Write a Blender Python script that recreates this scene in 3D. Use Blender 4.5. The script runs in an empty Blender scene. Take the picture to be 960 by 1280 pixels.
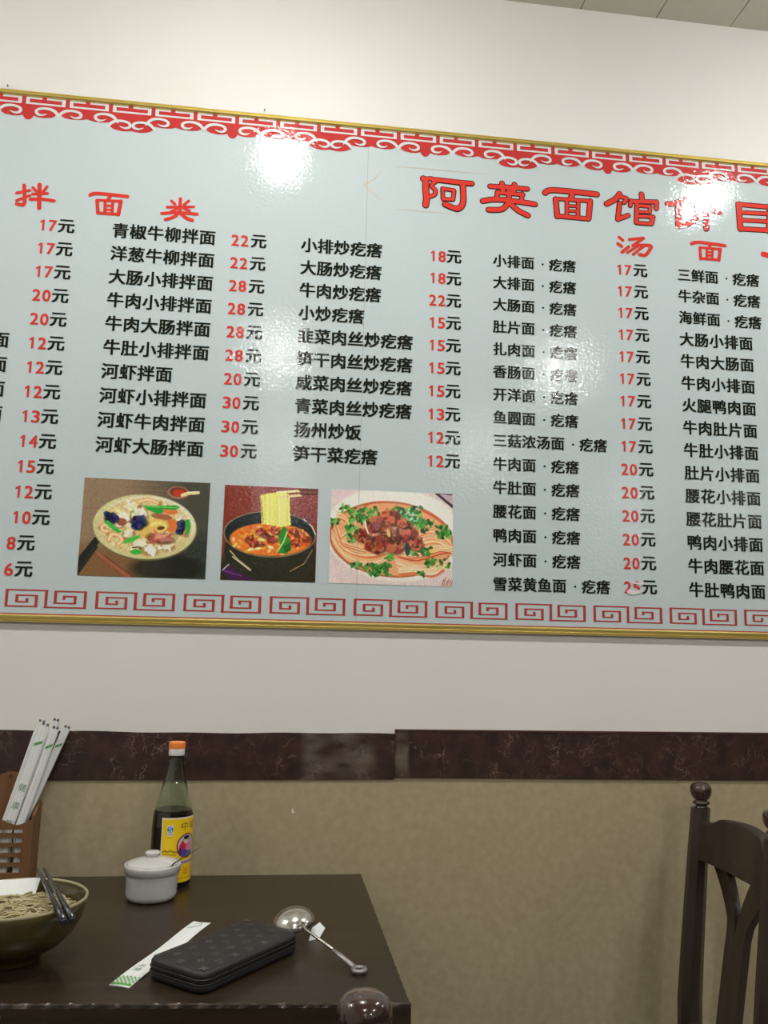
import bpy, bmesh, math, random
import numpy as np
from mathutils import Vector, Matrix
random.seed(7)
rng = np.random.default_rng(11)
scene = bpy.context.scene
C = scene.collection
PI = math.pi

# ------------------------------------------------------------------ camera, world, exposure
cam_data = bpy.data.cameras.new('camera')
cam_data.sensor_fit = 'HORIZONTAL'; cam_data.sensor_width = 36.0
cam_data.lens = 36.0 * 1049.65 / 960.0
cam_data.clip_start = 0.05
camera = bpy.data.objects.new('camera', cam_data); C.objects.link(camera)
RM = [[0.9916639792520724, 0.12221672374914827, -0.04081206549501813],
      [-0.12712730358812716, 0.9796574320972319, -0.1552738368788179],
      [0.021004783654144703, 0.15916779879322945, 0.987028069961012]]
camera.matrix_world = Matrix(((RM[0][0], RM[0][2], -RM[0][1], 0.0),
                              (RM[1][0], RM[1][2], -RM[1][1], -1.98),
                              (RM[2][0], RM[2][2], -RM[2][1], 1.25),
                              (0, 0, 0, 1)))
scene.camera = camera
world = bpy.data.worlds.new('world'); scene.world = world
world.use_nodes = True
world.node_tree.nodes['Background'].inputs[0].default_value = (0.75, 0.82, 0.9, 1)
world.node_tree.nodes['Background'].inputs[1].default_value = 0.3
vs = scene.view_settings
vs.view_transform = 'Standard'; vs.look = 'None'; vs.gamma = 1.0; vs.use_curve_mapping = False
EXPOSURE = 0.27
vs.exposure = EXPOSURE
scene.cycles.use_denoising = True
scene.cycles.max_bounces = 10
scene.cycles.diffuse_bounces = 5
scene.cycles.caustics_reflective = False
scene.cycles.sample_clamp_indirect = 6.0
LAMP_POWER = 430.0      # radiance of the round ceiling lamps
ROOM = dict(x0=-1.9, x1=8.6, y0=-12.6, y1=0.006, h=3.0)

# ------------------------------------------------------------------ helpers
def lin(c):
    c = c / 255.0
    return c / 12.92 if c <= 0.04045 else ((c + 0.055) / 1.055) ** 2.4
def rgb(r, g, b): return (lin(r), lin(g), lin(b), 1.0)

def mat(name, col, rough=0.5, metal=0.0, spec=0.5, coat=0.0, coat_rough=0.05, var=None, scale=8.0, detail=4.0,
        stretch=(1, 1, 1), bump=0.0, bump_scale=60.0, bump_dist=0.001, trans=0.0, ior=1.45, emit=None, emit_s=0.0, attr=None):
    m = bpy.data.materials.new(name); m.use_nodes = True
    nt = m.node_tree; N = nt.nodes; Lk = nt.links
    b = N['Principled BSDF']
    b.inputs['Base Color'].default_value = col
    b.inputs['Roughness'].default_value = rough
    b.inputs['Metallic'].default_value = metal
    b.inputs['Specular IOR Level'].default_value = spec
    b.inputs['IOR'].default_value = ior
    b.inputs['Coat Weight'].default_value = coat
    b.inputs['Coat Roughness'].default_value = coat_rough
    b.inputs['Transmission Weight'].default_value = trans
    if emit:
        b.inputs['Emission Color'].default_value = emit; b.inputs['Emission Strength'].default_value = emit_s
    tc = N.new('ShaderNodeTexCoord')
    mp = N.new('ShaderNodeMapping'); mp.inputs['Scale'].default_value = stretch
    Lk.new(tc.outputs['Object'], mp.inputs['Vector'])
    if var is not None:
        n = N.new('ShaderNodeTexNoise'); n.inputs['Scale'].default_value = scale; n.inputs['Detail'].default_value = detail
        Lk.new(mp.outputs[0], n.inputs['Vector'])
        r = N.new('ShaderNodeValToRGB'); r.color_ramp.elements[0].position = 0.32; r.color_ramp.elements[1].position = 0.68
        r.color_ramp.elements[0].color = col; r.color_ramp.elements[1].color = var
        Lk.new(n.outputs['Fac'], r.inputs['Fac']); Lk.new(r.outputs['Color'], b.inputs['Base Color'])
    if attr:
        a = N.new('ShaderNodeVertexColor'); a.layer_name = attr
        Lk.new(a.outputs['Color'], b.inputs['Base Color'])
    if bump > 0:
        n2 = N.new('ShaderNodeTexNoise'); n2.inputs['Scale'].default_value = bump_scale; n2.inputs['Detail'].default_value = 2.0
        Lk.new(mp.outputs[0], n2.inputs['Vector'])
        bp = N.new('ShaderNodeBump'); bp.inputs['Strength'].default_value = bump; bp.inputs['Distance'].default_value = bump_dist
        Lk.new(n2.outputs['Fac'], bp.inputs['Height']); Lk.new(bp.outputs[0], b.inputs['Normal'])
        if coat > 0: Lk.new(bp.outputs[0], b.inputs['Coat Normal'])
    return m

class MB:
    """collects shapes into one mesh"""
    def __init__(s): s.bm = bmesh.new(); s.mi = 0; s.lay = 0.0
    def _v(s, pts, M=None): return [s.bm.verts.new(M @ Vector(p) if M else p) for p in pts]
    def _f(s, vs, smooth=False):
        try:
            f = s.bm.faces.new(vs); f.material_index = s.mi; f.smooth = smooth; return f
        except ValueError: return None
    def box(s, x0, x1, y0, y1, z0, z1, M=None, bev=0.0):
        v = s._v([(x0,y0,z0),(x1,y0,z0),(x1,y1,z0),(x0,y1,z0),(x0,y0,z1),(x1,y0,z1),(x1,y1,z1),(x0,y1,z1)], M)
        fs = [s._f([v[i] for i in q]) for q in ((0,3,2,1),(4,5,6,7),(0,1,5,4),(1,2,6,5),(2,3,7,6),(3,0,4,7))]
        if bev > 0:
            es = list({e for f in fs for e in f.edges})
            bmesh.ops.bevel(s.bm, geom=es, offset=bev, segments=2, affect='EDGES', profile=0.6)
        return s
    def lathe(s, prof, n=32, M=None, smooth=True, cap0=True, cap1=True):
        rings = []
        for r, z in prof:
            rings.append(s._v([(r*math.cos(2*PI*k/n), r*math.sin(2*PI*k/n), z) for k in range(n)], M))
        for a, b in zip(rings, rings[1:]):
            for k in range(n): s._f([a[k], a[(k+1)%n], b[(k+1)%n], b[k]], smooth)
        if cap0: s._f(rings[0][::-1])
        if cap1: s._f(rings[-1])
        return s
    def tube(s, pts, rad, n=8, M=None, cap=True, flat=1.0, up=(0,0,1)):
        pts = [Vector(p) for p in pts]; m = len(pts)
        rs = rad if isinstance(rad, (list, tuple)) else [rad]*m
        rings = []
        for i, p in enumerate(pts):
            t = (pts[min(i+1, m-1)] - pts[max(i-1, 0)]).normalized()
            u = Vector(up); 
            if abs(t.dot(u)) > 0.98: u = Vector((1, 0, 0))
            sx = t.cross(u).normalized(); sy = sx.cross(t).normalized()
            rings.append(s._v([p + sx*rs[i]*math.cos(2*PI*k/n) + sy*rs[i]*flat*math.sin(2*PI*k/n) for k in range(n)], M))
        for a, b in zip(rings, rings[1:]):
            for k in range(n): s._f([a[k], a[(k+1)%n], b[(k+1)%n], b[k]], True)
        if cap: s._f(rings[0][::-1]); s._f(rings[-1])
        return s
    def prism(s, poly, axis, a0, a1, M=None, smooth=False):
        """poly: 2D outline; extruded along axis ('x','y','z') from a0 to a1"""
        def P(p, a): return {'x': (a, p[0], p[1]), 'y': (p[0], a, p[1]), 'z': (p[0], p[1], a)}[axis]
        A = s._v([P(p, a0) for p in poly], M); B = s._v([P(p, a1) for p in poly], M)
        s._f(A[::-1]); s._f(B); n = len(poly)
        for i in range(n): s._f([A[i], A[(i+1)%n], B[(i+1)%n], B[i]], smooth)
        return s
    def quadstrip(s, L, Rr, M=None, smooth=False):
        a = s._v(L, M); b = s._v(Rr, M)
        for i in range(len(a)-1): s._f([a[i], b[i], b[i+1], a[i+1]], smooth)
        return s
    def stroke(s, pts, w, y, n=10):
        """flat brush stroke on the wall plane (x,z); w a width or a list of widths"""
        ws = w if isinstance(w, (list, tuple)) else [w]*len(pts); y0_ = y
        P = [Vector((p[0], p[1])) for p in pts]
        for i in range(len(P)):
            r = ws[i]/2; s.lay -= 5e-6; y = y0_ + s.lay
            s._f(s._v([(P[i].x + r*math.cos(2*PI*k/n), y, P[i].y + r*math.sin(2*PI*k/n)) for k in range(n)]))
            if i < len(P)-1:
                d = (P[i+1]-P[i]); 
                if d.length < 1e-7: continue
                d.normalize(); q = Vector((-d.y, d.x)); r2 = ws[i+1]/2; s.lay -= 5e-6; y = y0_ + s.lay
                a, b, c, e = P[i]+q*r, P[i]-q*r, P[i+1]-q*r2, P[i+1]+q*r2
                s._f(s._v([(a.x,y,a.y),(b.x,y,b.y),(c.x,y,c.y),(e.x,y,e.y)]))
        return s
    def rect(s, x0, x1, z0, z1, y):
        s.lay -= 5e-6; y += s.lay
        s._f(s._v([(x0,y,z0),(x1,y,z0),(x1,y,z1),(x0,y,z1)])); return s
    def poly(s, pts, y):
        s._f(s._v([(p[0], y, p[1]) for p in pts])); return s
    def mesh(s, name, mats, norm=True):
        if norm: bmesh.ops.recalc_face_normals(s.bm, faces=s.bm.faces)
        me = bpy.data.meshes.new(name); s.bm.to_mesh(me); s.bm.free()
        for m in (mats if isinstance(mats, (list, tuple)) else [mats]): me.materials.append(m)
        return me
    def build(s, name, mats, parent=None, loc=None, norm=True):
        return link(name, s.mesh(name, mats, norm), parent, loc)

def link(name, me, parent=None, loc=None):
    o = bpy.data.objects.new(name, me); C.objects.link(o)
    if parent: o.parent = parent
    if loc: o.location = loc
    return o
def tag(o, label=None, cat=None, group=None, kind=None):
    if label: o['label'] = label
    if cat: o['category'] = cat
    if group: o['group'] = group
    if kind: o['kind'] = kind
    return o
def thing(name, label, cat, loc=(0,0,0), rot=(0,0,0), group=None):
    o = bpy.data.objects.new(name, None); C.objects.link(o)
    o.empty_display_size = 0.05
    o.location = loc; o.rotation_euler = rot
    return tag(o, label, cat, group)
def kids(o): return [c for c in C.objects if c.parent == o]
def copy_tree(o, parent=None):
    c = o.copy(); C.objects.link(c)
    if parent: c.parent = parent
    for ch in kids(o): copy_tree(ch, c)
    return c
def subsurf(o, lv=2):
    m = o.modifiers.new('s', 'SUBSURF'); m.levels = lv; m.render_levels = lv; return o
def frame(o, x, y, z):
    """matrix from three axis vectors and an origin"""
    M = Matrix.Identity(4)
    for i, v in enumerate((x, y, z)):
        for j in range(3): M[j][i] = v[j]
    for j in range(3): M[j][3] = o[j]
    return M

# ------------------------------------------------------------------ materials
M = {}
M['wall'] = mat('white_wall_paint', (0.735, 0.715, 0.68, 1), 0.55, var=(0.715, 0.695, 0.655, 1), scale=3.0, bump=0.12, bump_scale=180, bump_dist=0.0006, spec=0.3)
M['wainscot'] = mat('beige_wall_covering', (0.345, 0.288, 0.175, 1), 0.5, var=(0.395, 0.335, 0.212, 1), scale=55.0, detail=6, bump=0.2, bump_scale=240, bump_dist=0.0008, spec=0.35)
M['wall_far'] = mat('tan_wall_paint', (0.25, 0.22, 0.18, 1), 0.6)
M['ceil'] = mat('ceiling_strip', (0.80, 0.79, 0.68, 1), 0.5, var=(0.77, 0.76, 0.65, 1), scale=2, stretch=(4, .3, 1))
M['joint'] = mat('ceiling_joint', (0.16, 0.15, 0.12, 1), 0.8)
M['floor'] = mat('floor_tile', (0.12, 0.10, 0.08, 1), 0.25, var=(0.15, 0.125, 0.10, 1), scale=5)
M['grout'] = mat('floor_grout', (0.1, 0.09, 0.08, 1), 0.8)
M['film'] = mat('crackled_marble_film', (0.03, 0.014, 0.011, 1), 0.30, coat=0.25)
M['board'] = mat('glossy_board_laminate', (0.525, 0.605, 0.615, 1), 0.07, var=(0.515, 0.592, 0.600, 1), scale=2.0, bump=0.55, bump_scale=125, bump_dist=0.0008, spec=0.32)
def print_mat(n, c): return mat(n, c, 0.07, bump=0.55, bump_scale=125, bump_dist=0.0008, spec=0.32)
M['p_black'] = print_mat('printed_black', (0.012, 0.016, 0.010, 1))
M['p_red'] = print_mat('printed_red', (0.62, 0.045, 0.032, 1))
M['p_title'] = print_mat('printed_title_red', (0.68, 0.05, 0.035, 1))
M['p_outline'] = print_mat('printed_title_outline', (0.05, 0.012, 0.012, 1))
M['p_border'] = print_mat('printed_border_red', (0.50, 0.042, 0.040, 1))
M['p_white'] = print_mat('printed_border_white', (0.64, 0.655, 0.65, 1))
M['p_gold'] = print_mat('printed_gold_line', (0.62, 0.48, 0.30, 1))
M['p_fret'] = print_mat('printed_fret_red', (0.42, 0.05, 0.042, 1))
M['picture'] = mat('printed_picture', (1, 1, 1, 1), 0.08, bump=0.55, bump_scale=125, bump_dist=0.0008, spec=0.32, attr='paint')
M['gold'] = mat('gold_aluminium', (0.95, 0.78, 0.27, 1), 0.33, metal=0.9)
M['gold_dark'] = mat('gold_aluminium_groove', (0.30, 0.20, 0.05, 1), 0.3, metal=1.0)
M['paper'] = mat('white_paper', (0.74, 0.76, 0.74, 1), 0.7)
M['tape'] = mat('torn_sticker', (0.72, 0.66, 0.64, 1), 0.5)
M['green'] = mat('green_print', (0.10, 0.33, 0.07, 1), 0.6)
M['greyprint'] = mat('grey_green_print', (0.20, 0.31, 0.20, 1), 0.6)
M['table'] = mat('dark_varnished_wood', (0.022, 0.014, 0.008, 1), 0.32, var=(0.034, 0.022, 0.013, 1), scale=14, detail=6, stretch=(.5, 5, 5), spec=0.35, coat=0.12, coat_rough=0.16, bump=0.12, bump_scale=30, bump_dist=0.0005)
M['table_edge'] = mat('chipped_table_edge', (0.022, 0.013, 0.008, 1), 0.3, var=(0.085, 0.062, 0.045, 1), scale=48, coat=0.5)
for n_ in M['table_edge'].node_tree.nodes:
    if n_.type == 'VALTORGB': n_.color_ramp.elements[0].position = .56; n_.color_ramp.elements[1].position = .64
M['chair'] = mat('dark_chair_wood', (0.020, 0.0115, 0.0075, 1), 0.36, var=(0.032, 0.018, 0.012, 1), scale=10, detail=5, stretch=(4, 4, .5), coat=0.35, coat_rough=0.2)
M['finial'] = mat('turned_dark_wood', (0.018, 0.010, 0.008, 1), 0.2, var=(0.045, 0.018, 0.010, 1), scale=22, coat=0.8, coat_rough=0.08)
M['bamboo'] = mat('orange_brown_bamboo', (0.135, 0.062, 0.021, 1), 0.5, var=(0.17, 0.082, 0.030, 1), scale=16, stretch=(3, 3, .5))
M['bamboo_dark'] = mat('dark_gap', (0.06, 0.02, 0.012, 1), 0.6)
M['bowl'] = mat('olive_glaze', (0.055, 0.042, 0.012, 1), 0.25, var=(0.080, 0.060, 0.017, 1), scale=6, stretch=(1, 1, 9), coat=0.5)
M['rim'] = mat('pale_rim_glaze', (0.30, 0.26, 0.15, 1), 0.3)
M['noodle'] = mat('noodle', (0.34, 0.28, 0.13, 1), 0.35, var=(0.44, 0.38, 0.21, 1), scale=30)
M['broth'] = mat('broth', (0.16, 0.12, 0.045, 1), 0.12)
M['blackstick'] = mat('black_lacquer', (0.018, 0.018, 0.022, 1), 0.25, coat=0.3)
M['glass'] = mat('green_glass', (0.80, 0.90, 0.80, 1), 0.02, trans=1.0, ior=1.5)
M['soy'] = mat('soy_sauce', (0.016, 0.005, 0.003, 1), 0.1)
M['cap_orange'] = mat('orange_cap', (0.85, 0.23, 0.04, 1), 0.4)
M['cap_white'] = mat('white_cap_ring', (0.62, 0.62, 0.60, 1), 0.4)
M['label'] = mat('bottle_label_print', (1, 1, 1, 1), 0.4, attr='paint')
M['ceramic'] = mat('white_ceramic', (0.58, 0.575, 0.56, 1), 0.25, var=(0.54, 0.535, 0.52, 1), scale=60, coat=0.4)
M['spoonwood'] = mat('dark_spoon', (0.04, 0.015, 0.010, 1), 0.3)
M['chrome'] = mat('worn_steel', (0.62, 0.60, 0.55, 1), 0.2, metal=1.0)
M['steel_grey'] = mat('grey_handle', (0.28, 0.26, 0.25, 1), 0.35, metal=0.6)
M['canvas'] = mat('black_coated_canvas', (0.017, 0.0155, 0.0155, 1), 0.5, bump=0.3, bump_scale=900, bump_dist=0.0003)
M['motif'] = mat('grey_printed_motif', (0.075, 0.070, 0.069, 1), 0.5)
M['leather'] = mat('black_leather_trim', (0.012, 0.011, 0.011, 1), 0.38)
M['zip'] = mat('dark_zip_tape', (0.045, 0.042, 0.042, 1), 0.4)
M['lamp'] = mat('lamp_diffuser', (0.9, 0.9, 0.9, 1), 0.5, emit=(1.0, 0.985, 0.955, 1), emit_s=LAMP_POWER)
M['lamp_ring'] = mat('white_lamp_ring', (0.7, 0.7, 0.68, 1), 0.4)
M['nail'] = mat('brown_nail', (0.20, 0.13, 0.06, 1), 0.4, metal=.5)
M['cushion'] = mat('dark_seat', (0.05, 0.02, 0.015, 1), 0.5)

# veins, greyer patches and grain of the marble film band
def marble(m):
    nt = m.node_tree; N = nt.nodes; L = nt.links; b = N['Principled BSDF']
    tc = N.new('ShaderNodeTexCoord')
    nz = N.new('ShaderNodeTexNoise'); nz.inputs['Scale'].default_value = 9; nz.inputs['Detail'].default_value = 5
    L.new(tc.outputs['Object'], nz.inputs['Vector'])
    mx = N.new('ShaderNodeMixRGB'); mx.inputs[0].default_value = 0.30
    L.new(tc.outputs['Object'], mx.inputs[1]); L.new(nz.outputs['Color'], mx.inputs[2])
    vo = N.new('ShaderNodeTexVoronoi'); vo.feature = 'DISTANCE_TO_EDGE'; vo.inputs['Scale'].default_value = 27
    L.new(mx.outputs[0], vo.inputs['Vector'])
    r = N.new('ShaderNodeValToRGB'); r.color_ramp.elements[0].position = 0.0; r.color_ramp.elements[1].position = 0.045
    r.color_ramp.elements[0].color = (1, 1, 1, 1); r.color_ramp.elements[1].color = (0, 0, 0, 1)
    L.new(vo.outputs['Distance'], r.inputs['Fac'])
    n2 = N.new('ShaderNodeTexNoise'); n2.inputs['Scale'].default_value = 17; n2.inputs['Detail'].default_value = 3
    L.new(tc.outputs['Object'], n2.inputs['Vector'])
    r2 = N.new('ShaderNodeValToRGB'); r2.color_ramp.elements[0].position = 0.46; r2.color_ramp.elements[1].position = 0.66
    L.new(n2.outputs['Fac'], r2.inputs['Fac'])
    mu = N.new('ShaderNodeMath'); mu.operation = 'MULTIPLY'
    L.new(r.outputs['Color'], mu.inputs[0]); L.new(r2.outputs['Color'], mu.inputs[1])
    n3 = N.new('ShaderNodeTexNoise'); n3.inputs['Scale'].default_value = 30; n3.inputs['Detail'].default_value = 6
    L.new(tc.outputs['Object'], n3.inputs['Vector'])
    r3 = N.new('ShaderNodeValToRGB'); r3.color_ramp.elements[0].position = 0.3; r3.color_ramp.elements[1].position = 0.7
    r3.color_ramp.elements[0].color = (0.022, 0.013, 0.011, 1); r3.color_ramp.elements[1].color = (0.058, 0.026, 0.020, 1)
    L.new(n3.outputs['Fac'], r3.inputs['Fac'])
    m2 = N.new('ShaderNodeMixRGB'); m2.inputs[2].default_value = (0.20, 0.135, 0.105, 1)
    L.new(mu.outputs[0], m2.inputs[0]); L.new(r3.outputs['Color'], m2.inputs[1])
    # lighter, greyer patches of film by the joint, broken up by noise
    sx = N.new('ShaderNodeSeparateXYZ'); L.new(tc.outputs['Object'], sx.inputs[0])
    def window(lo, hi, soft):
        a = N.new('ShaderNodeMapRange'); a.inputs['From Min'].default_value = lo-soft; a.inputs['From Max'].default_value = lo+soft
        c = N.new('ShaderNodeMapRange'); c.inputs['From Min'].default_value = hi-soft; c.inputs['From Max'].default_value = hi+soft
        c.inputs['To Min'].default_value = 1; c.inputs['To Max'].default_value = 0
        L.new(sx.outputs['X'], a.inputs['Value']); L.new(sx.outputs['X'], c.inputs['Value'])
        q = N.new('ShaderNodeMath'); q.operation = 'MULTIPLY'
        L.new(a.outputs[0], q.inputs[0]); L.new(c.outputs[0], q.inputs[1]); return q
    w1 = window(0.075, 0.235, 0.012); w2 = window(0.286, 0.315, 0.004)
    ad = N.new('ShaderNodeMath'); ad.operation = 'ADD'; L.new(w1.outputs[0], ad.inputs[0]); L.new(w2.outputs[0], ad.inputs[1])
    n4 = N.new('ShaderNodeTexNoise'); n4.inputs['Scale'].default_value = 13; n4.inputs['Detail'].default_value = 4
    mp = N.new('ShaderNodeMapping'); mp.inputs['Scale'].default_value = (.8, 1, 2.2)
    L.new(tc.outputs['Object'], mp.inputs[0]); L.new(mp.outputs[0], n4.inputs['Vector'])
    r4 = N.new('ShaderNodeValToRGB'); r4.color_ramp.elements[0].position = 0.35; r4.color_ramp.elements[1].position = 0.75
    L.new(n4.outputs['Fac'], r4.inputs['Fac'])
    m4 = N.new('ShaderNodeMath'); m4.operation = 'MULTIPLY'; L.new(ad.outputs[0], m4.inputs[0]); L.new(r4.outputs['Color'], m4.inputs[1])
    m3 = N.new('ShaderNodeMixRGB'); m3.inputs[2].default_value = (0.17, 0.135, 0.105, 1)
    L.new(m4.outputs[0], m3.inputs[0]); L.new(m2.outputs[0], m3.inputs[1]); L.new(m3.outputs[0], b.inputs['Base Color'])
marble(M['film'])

# ------------------------------------------------------------------ room shell
X0, X1, Y0, Y1, HH = ROOM['x0'], ROOM['x1'], ROOM['y0'], ROOM['y1'], ROOM['h']
tag(MB().box(X0-.1, X1+.1, Y1, Y1+.12, 0, HH).build('wall_back', M['wall']), kind='structure')
wb = C.objects['wall_back']
# beige covering below the band, hung in widths with fine butt joints
xs = [X0, -1.13, -0.235, 0.655, 1.545, 2.435, 3.325, 4.215, 5.105, 5.995, 6.885, 7.775, X1]
for a, b in zip(xs, xs[1:]):
    MB().box(a, b-.0001, Y1-.003, Y1+.001, 0.1, 0.985).build('wall_covering', M['wainscot'], wb)
bz = MB().box(X0, X1, Y1-.012, Y1, 0, 0.1, bev=.003).build('baseboard_back', M['film']); tag(bz, kind='structure')
tag(MB().box(X0-.12, X0, Y0-.1, Y1+.12, 0, HH).build('wall_left', M['wall']), kind='structure')
tag(MB().box(X1, X1+.12, Y0-.1, Y1+.12, 0, HH).build('wall_right', M['wall_far']), kind='structure')
tag(MB().box(X0-.1, X1+.1, Y0-.12, Y0, 0, HH).build('wall_front', M['wall_far']), kind='structure')
fl = tag(MB().box(X0-.1, X1+.1, Y0-.1, Y1+.1, -.1, -.004).build('floor', M['grout']), kind='structure')
tm = MB().box(.0015, .7985, .0015, .7985, -.006, 0).mesh('floor_tile', M['floor'])
nx = int((X1-X0)/.8)+1; ny = int((Y1-Y0)/.8)+1
for i in range(nx):
    for j in range(ny):
        x, y = X0+i*.8, Y1-(j+1)*.8
        if x+.8 > X1+.5 or y < Y0-.5: continue
        link('floor_tile', tm, fl, (x, y, 0))
ce = tag(MB().box(X0-.1, X1+.1, Y0-.1, Y1+.12, HH+.006, HH+.12).build('ceiling', M['joint']), kind='structure')
sm = MB().box(.0015, .2175, Y0, Y1, 0, .007, bev=.0008).mesh('ceiling_strip', M['ceil'])
k0 = math.ceil((X0-0.765)/.219); x = 0.765 + (k0-1)*.219
while x < X1:
    link('ceiling_strip', sm, ce, (x, 0, HH)); x += .219

# a small plaster chip in the beige covering
MB().prism([(.0520,.878),(.0545,.8775),(.0590,.8782),(.0572,.8815),(.0552,.8860),(.0540,.8890),(.0532,.8845)], 'y', Y1-.0034, Y1-.0029).build('plaster_chip', M['tape'], wb)
for x, z, w in ((-.710, 2.5975, 'above the left end of the menu board'), (-.082, 2.6005, 'above the board near the left lamp reflection')):
    t_ = MB().lathe([(.0010, 0), (.0010, .004), (.0022, .0042), (.0022, .0050), (.0012, .0055)], 12, Matrix.Translation((x, Y1, z)) @ Matrix.Rotation(PI/2, 4, 'X')).build('wall_nail', M['nail'])
    tag(t_, 'tiny brown nail head in the wall '+w, 'nail')

# marble film band: two lengths that do not line up
def band(name, x0, x1, zt, zb, y0):
    mb = MB(); n = 60
    top = [(x0+(x1-x0)*k/n) for k in range(n+1)]
    poly = [(X, zb(X)) for X in top] + [(X, zt(X)) for X in reversed(top)]
    mb.prism(poly, 'y', y0, Y1)
    return tag(mb.build(name, M['film']), kind='structure')
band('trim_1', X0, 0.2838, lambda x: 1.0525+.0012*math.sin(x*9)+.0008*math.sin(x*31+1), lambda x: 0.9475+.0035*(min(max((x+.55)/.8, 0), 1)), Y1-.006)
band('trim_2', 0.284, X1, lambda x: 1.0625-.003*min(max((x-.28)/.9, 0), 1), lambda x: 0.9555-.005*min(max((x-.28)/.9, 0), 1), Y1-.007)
tag(MB().box(0.284, X1, Y1-.0085, Y1-.0002, 1.0592, 1.0632).build('trim_3', M['bamboo_dark']), kind='structure')

# ------------------------------------------------------------------ ceiling lamps
lamp_spots = [(-.05, -.85, 'nearest the menu wall above the noodle pictures'), (1.58, -.87, 'nearest the menu wall above the right half of the board'),
              (-1.72, -.86, 'added out of view by the left wall to brighten the menu wall'), (3.4, -.87, 'nearest the menu wall toward the right wall'), (-.05, -2.92, 'second from the menu wall in the left row'),  # the left-wall lamp is an unseen addition that brightens the upper left wall
              (1.70, -2.89, 'second from the menu wall in the middle row'), (-.06, -5.3, 'third from the menu wall in the left row'),
              (1.72, -5.07, 'third from the menu wall in the middle row'), (3.81, -6.98, 'fourth from the menu wall in the right row'),
              (5.32, -7.14, 'fourth from the menu wall by the right wall'), (5.5, -3.2, 'second from the menu wall by the right wall'),
              (1.7, -9.6, 'near the far wall in the middle row'), (-.06, -8.6, 'near the far wall in the left row'), (5.4, -11.0, 'nearest the far wall on the right')]
ring_me = MB().lathe([(.0605, .0), (.0615, -.006), (.070, -.006), (.072, .0)], 40, cap0=False, cap1=False).mesh('lamp_ring', M['lamp_ring'])
diff_me = MB().lathe([(.055, -.0005)]+[(.055*math.cos(t_), -.002-.027*math.sin(t_)) for t_ in np.linspace(0, 1.52, 9)], 40).mesh('diffuser', M['lamp'])
for x, y, w in lamp_spots:
    t = thing('ceiling_lamp', 'round flush ceiling lamp, '+w, 'lamp', (x, y, HH), group='round ceiling lamps')
    link('ring', ring_me, t); link('diffuser', diff_me, t)

# ------------------------------------------------------------------ the menu board (board face is the plane y = 0)
BX0, BX1 = -1.22, 2.99
board = thing('menu_board', 'long framed pale blue noodle menu board with red border on the wall', 'menu board', (0, 0, 0))
SEAM = 0.1862
MB().box(BX0, SEAM-.0003, 0, .0055, 1.300, 2.575).build('printed_sheet', M['board'], board)
MB().box(SEAM+.0003, BX1, 0, .0055, 1.300, 2.575).build('printed_sheet', M['board'], board)
MB().box(SEAM-.004, SEAM+.004, .0015, .0052, 1.302, 2.573).build('joint_filler', M['gold_dark'], board)
# gold frame rails: two ridges and a groove
def rail(x0, x1, zo, zi, vert=False):
    """profile across the rail from the outer edge zo to the inner edge zi"""
    s = 1 if zi > zo else -1; w = abs(zi-zo)
    prof = [(0, .0058), (0, -.002), (.10, -.0040), (.26, -.0048), (.36, -.0022), (.42, -.0020), (.50, -.0056), (.80, -.0066), (.95, -.004), (1.0, -.001), (1.0, .0056)]
    pts = [(y, zo + s*t*w) for t, y in prof]
    mb = MB()
    if not vert: mb.prism(pts, 'x', x0, x1)
    else: mb.prism([(p[1], p[0]) for p in pts], 'z', x0, x1)
    return mb.build('frame_rail', M['gold'], board)
rail(BX0-.016, BX1+.016, 2.5860, 2.5712)
rail(BX0-.016, BX1+.016, 1.2890, 1.3066)
rail(1.289, 2.586, BX0-.016, BX0, True); rail(1.289, 2.586, BX1+.016, BX1, True)
L1, L2, L3 = -.0005, -.0008, -.0011          # print layers, proud of the sheet by fractions of a millimetre
# thin red line above the bottom rail
MB().rect(BX0, BX1, 1.3066, 1.3088, L1).build('red_rule', M['p_fret'], board)

# --- top border: red band with white fret and white cloud scrolls
PER = 0.4945; drop0 = -0.654
FT, FB = 2.5715, 2.5500                      # band top, bottom of fret row
def zx(px): return (px-215)/3040.0
def zy(py): return FB - (py-183)/2900.0
half = [(215,300),(232,296),(246,282),(252,268),(266,268),(282,275),(330,277),(380,270),(404,258),(415,238),(432,224),(449,238),(458,252),(480,262),(520,268),(560,268),(602,264),(640,254),(672,264),(700,268),(740,269),(790,264),(806,262),(806,276),(812,294),(830,308),(860,317),(900,322),(935,320),(967,314)]
sw = [[(436,262),(422,240),(406,222),(384,209),(352,202),(316,203),(284,212),(270,228),(276,246),(300,256),(326,253),(346,243)], [8,20,24,23,20,19,20,22,22,17,11,4]]
def shift(dx, dy=0, mir=False):
    return [((864-x if mir else x)+dx, y+dy) for x, y in sw[0]]
swirls = [shift(0), shift(0, 0, True), shift(428), shift(362, 42, True)]
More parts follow.
